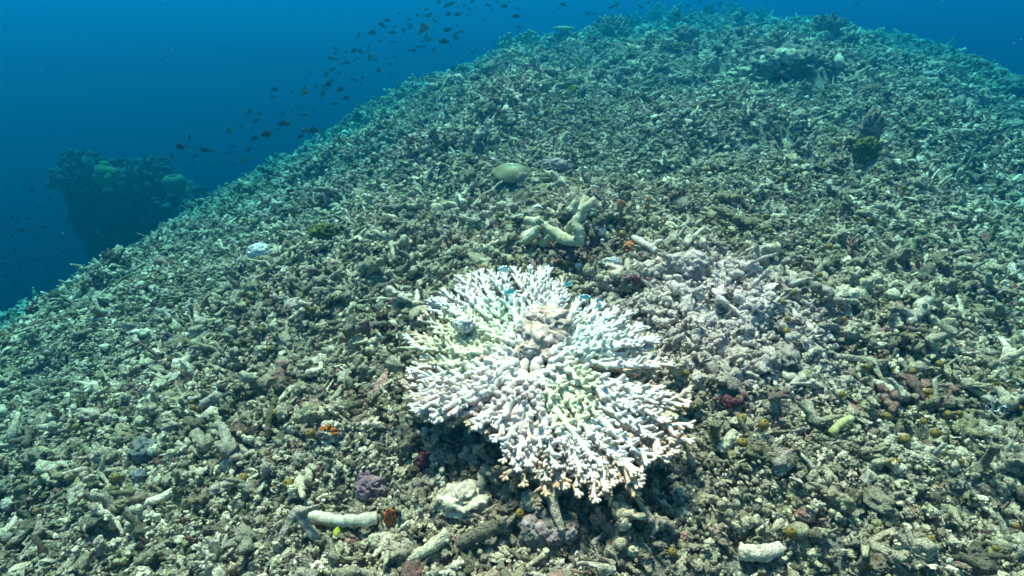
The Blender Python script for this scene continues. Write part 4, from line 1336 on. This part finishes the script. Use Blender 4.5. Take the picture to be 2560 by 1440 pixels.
for i, (x, y, l, a, yel) in enumerate(F_ALL):
    key = None
    if i < len(A2): key = A2[i][:2]
    elif i < len(A2) + len(A3): key = A3[i - len(A2)][:2]
    y = max(y, 4)
    l *= 1.22
    real = random.uniform(.046, .060)
    faint = (key in {(1570, 1028), (1453, 977), (1245, 1035), (1193, 1070), (1355, 1062)}) or i >= len(F_ALL) - 26
    if faint: real *= 1.35
    dep = min(real * FPX / l, 8.0 if faint else 4.6)
    lab = UF.get(key)
    face = -1 if random.random() < .72 else 1
    if lab is None:
        up_ = a if face > 0 else -a
        up_ = a
        pose = 'steeply tilted' if abs(up_) > 40 else ('tilted nose up' if up_ * face > 8 else ('tilted nose down' if up_ * face < -8 else 'level'))
        size = 'tiny' if l < 9.5 else ('small' if l < 14 else ('middling' if l < 19 else 'larger'))
        if x < 160: zone, grp = 'left of the coral tower', 'fish left of the coral tower'
        elif x < 560: zone, grp = 'over the coral tower', 'fish above the coral tower'
        elif x < 790: zone, grp = 'along the left slope edge', 'fish along the left slope'
        elif x < 1010: zone, grp = ('high' if y < 110 else 'low') + ' in upper left shoal', 'fish in the upper left shoal'
        elif x < 1340: zone, grp = ('high' if y < 60 else 'low') + ' left of the finger sponges', 'fish in the middle shoal'
        else: zone, grp = 'above the reef crest', 'fish above the crest'
        lab = f"{size} {'yellow tailed' if yel or i % 13 == 6 else 'grey' if faint or i % 9 == 4 else 'dark'} fish, {pose}, facing {'left' if face < 0 else 'right'}, {zone}"
    else: grp = 'fish of the dark shoal'
    kit = K_YTAIL if yel else (K_DEEP if (i % 4 == 0 and l < 24) or key in {(2385, 210), (2008, 836)} else K_DARK)
    if faint or i % 9 == 4: kit = K_GREY
    if i % 13 == 6: kit = K_YTAIL
    F_MADE.append((fish(kit, at(x, y, dep), l * dep / FPX, a, face, lab, grp, l > 11), lab, x))
same = {}
for o_, l_, x_ in F_MADE: same.setdefault(l_, []).append((x_, o_))
for l_, lst in same.items():
    if len(lst) < 2: continue
    for q, (x_, o_) in enumerate(sorted(lst, key=lambda t: t[0])):
        o_['label'] = ['leftmost', 'second leftmost', 'third leftmost', 'fourth leftmost', 'fifth leftmost', 'sixth leftmost', 'seventh leftmost', 'eighth leftmost', 'ninth leftmost', 'tenth leftmost', 'eleventh leftmost', 'rightmost'][min(q, 11)] + ' ' + l_
# fish over the reef
def reef_fish(kit, x, y, l, a, fc, lab, up, grp=None, yaw=.2, name='fish'):
    p, d = hit(x, y, up)
    return fish(kit, p, l * d / FPX, a, fc, lab, grp, True, name, yaw)
reef_fish(K_YEL, 1428, 222, 28, 20, 1, 'yellow damselfish hovering over the slope behind the mushroom coral', .08)
reef_fish(K_YTAIL, 1146, 239, 22, 10, 1, 'grey fish with yellow tail over the left upper slope', .06)
reef_fish(K_DARK, 445, 442, 26, 15, 1, 'dark fish in front of the pale barrel sponge', .0)
def chrom(kit, zx, zy, l, a, fc, lab, up=.20):
    reef_fish(kit, 960 + zx / 2.25, 620 + zy / 2.25, l / 2.25, a, fc, lab, up, 'small fish around the bleached coral', random.uniform(-.3, .3))
chrom(K_BEL, 675, 122, 78, 0, -1, 'pale blue chromis at the rear rim of the bleached coral')
chrom(K_CHR, 712, 245, 72, 8, -1, 'pale blue green chromis over the rear branches of the bleached coral')
chrom(K_CHR, 1033, 205, 62, 25, 1, 'turquoise chromis nose up at the rear right rim of the bleached coral')
chrom(K_CHR, 1135, 277, 68, -8, -1, 'largest turquoise chromis right of the bleached coral')
chrom(K_CHR, 1207, 293, 40, 15, -1, 'upper of two small turquoise chromis outside the right rim')
chrom(K_CHR, 1213, 325, 38, 18, -1, 'lower of two small turquoise chromis outside the right rim')
chrom(K_CHB, 1015, 288, 30, 5, -1, 'blue chromis half hidden among the rear right branches', .15)
chrom(K_CHB, 1108, 350, 34, 15, -1, 'blue chromis low over the right rear branches', .15)
chrom(K_CHB, 1155, 423, 30, -55, 1, 'deep blue chromis diving between the right branches', .15)
chrom(K_CHB, 1250, 402, 28, 30, 1, 'blue chromis at the right rim beside the sea squirt', .15)
chrom(K_CHB, 1245, 800, 40, -80, 1, 'blue chromis diving nose down in the right front branches', .15)
chrom(K_CHB, 1180, 972, 34, -30, 1, 'upper blue chromis in a front gap of the bleached coral', .13)
chrom(K_CHB, 1222, 998, 36, -25, 1, 'lower blue chromis in a front gap of the bleached coral', .13)
chrom(K_YTAIL, 90, 455, 50, -55, 1, 'tan damselfish with dark stripes left of the bleached coral', .06)
chrom(K_YTAIL, 380, 165, 45, 70, 1, 'tan damselfish nose up at the rear left rim of the bleached coral', .06)
chrom(K_YTAIL, 1600, 672, 40, 60, 1, 'tan damselfish at the right rim of the bleached coral', .08)

# ------------------------------------------------------------------ drifting specks in the water
mb = MB()
sv, sf = ico(1)
for k in range(800):
    x_, y_ = random.uniform(-200, 2760), random.uniform(-100, 900)
    dep = random.uniform(.5, 3.2)
    p_ = at(x_, y_, dep)
    if p_[2] < ground(p_[0], p_[1]) + .08 or p_[2] > CAM_H + .05: continue
    s_ = random.uniform(.0002, .00055) * (.5 + dep * .4)
    mb.add(sv * s_ * np.array([1, random.uniform(.5, 1.2), random.uniform(.6, 1.4)]) + p_, sf)
tag(obj('drifting_specks', mb.mesh('drifting_specks'), M_BELLY), 'pale specks drifting in the blue water', 'specks', kind='stuff')


# ------------------------------------------------------------------ loose coral rubble over the whole bed
RP, RR, RS, RI, Rs, Rup = rubble_points()
if CLEAR:
    keep = np.ones(len(RP), bool)
    for cx, cy, cr in CLEAR:
        d = np.hypot(RP[:, 0] - cx, RP[:, 1] - cy)
        keep &= ~(d < cr)
        keep &= ~((d < cr * 2.2 + .012) & (Rup > .010) & (RP[:, 1] < cy))
    RP, RR, RS, RI, Rs, Rup = RP[keep], RR[keep], RS[keep], RI[keep], Rs[keep], Rup[keep]
_px, _py, _d = project(RP)
vis = (_px > 20) & (_px < 2540) & (_py > 30) & (_py < 1420) & (_d > 0)
score = np.where(vis, Rs / np.maximum(_d, .1) * (1 + 60 * Rup), 0)
pick = np.argsort(-score)[:300]
rest = np.ones(len(RP), bool)
rest[pick] = False
print('rubble pieces', len(RP))
rub = scatter_object('coral_rubble', RP[rest], RR[rest], RS[rest], RI[rest], seabed)
for k in pick:
    obj('coral_fragment', PROTO[RI[k]], None, seabed, RP[k], RR[k], RS[k])


# ------------------------------------------------------------------ haze: the sea water itself
def build_haze():
    bm = bmesh.new()
    bmesh.ops.create_cube(bm, size=1)
    x0, x1, y0, y1, z0, z1 = -78, 78, -78, 78, -24.5, CAM_H + .10
    for v in bm.verts:
        v.co = ((x0 + x1) / 2 + v.co.x * (x1 - x0), (y0 + y1) / 2 + v.co.y * (y1 - y0), (z0 + z1) / 2 + v.co.z * (z1 - z0))
    me = bpy.data.meshes.new('haze')
    bm.to_mesh(me); bm.free()
    m = bpy.data.materials.new('sea_water')
    m.use_nodes = True
    nt = m.node_tree
    for n in list(nt.nodes):
        if n.type == 'BSDF_PRINCIPLED': nt.nodes.remove(n)
    pv = nt.nodes.new('ShaderNodeVolumePrincipled')
    pv.inputs['Density'].default_value = HAZE_DENSITY
    pv.inputs['Color'].default_value = (*HAZE_COLOR, 1)
    pv.inputs['Absorption Color'].default_value = (*HAZE_ABSORB, 1)
    pv.inputs['Anisotropy'].default_value = HAZE_G
    nt.links.new(pv.outputs[0], nt.nodes['Material Output'].inputs['Volume'])
    o = obj('haze', me, m)
    tag(o, 'clear blue sea water that fades the far reef', 'water', kind='stuff')
build_haze()
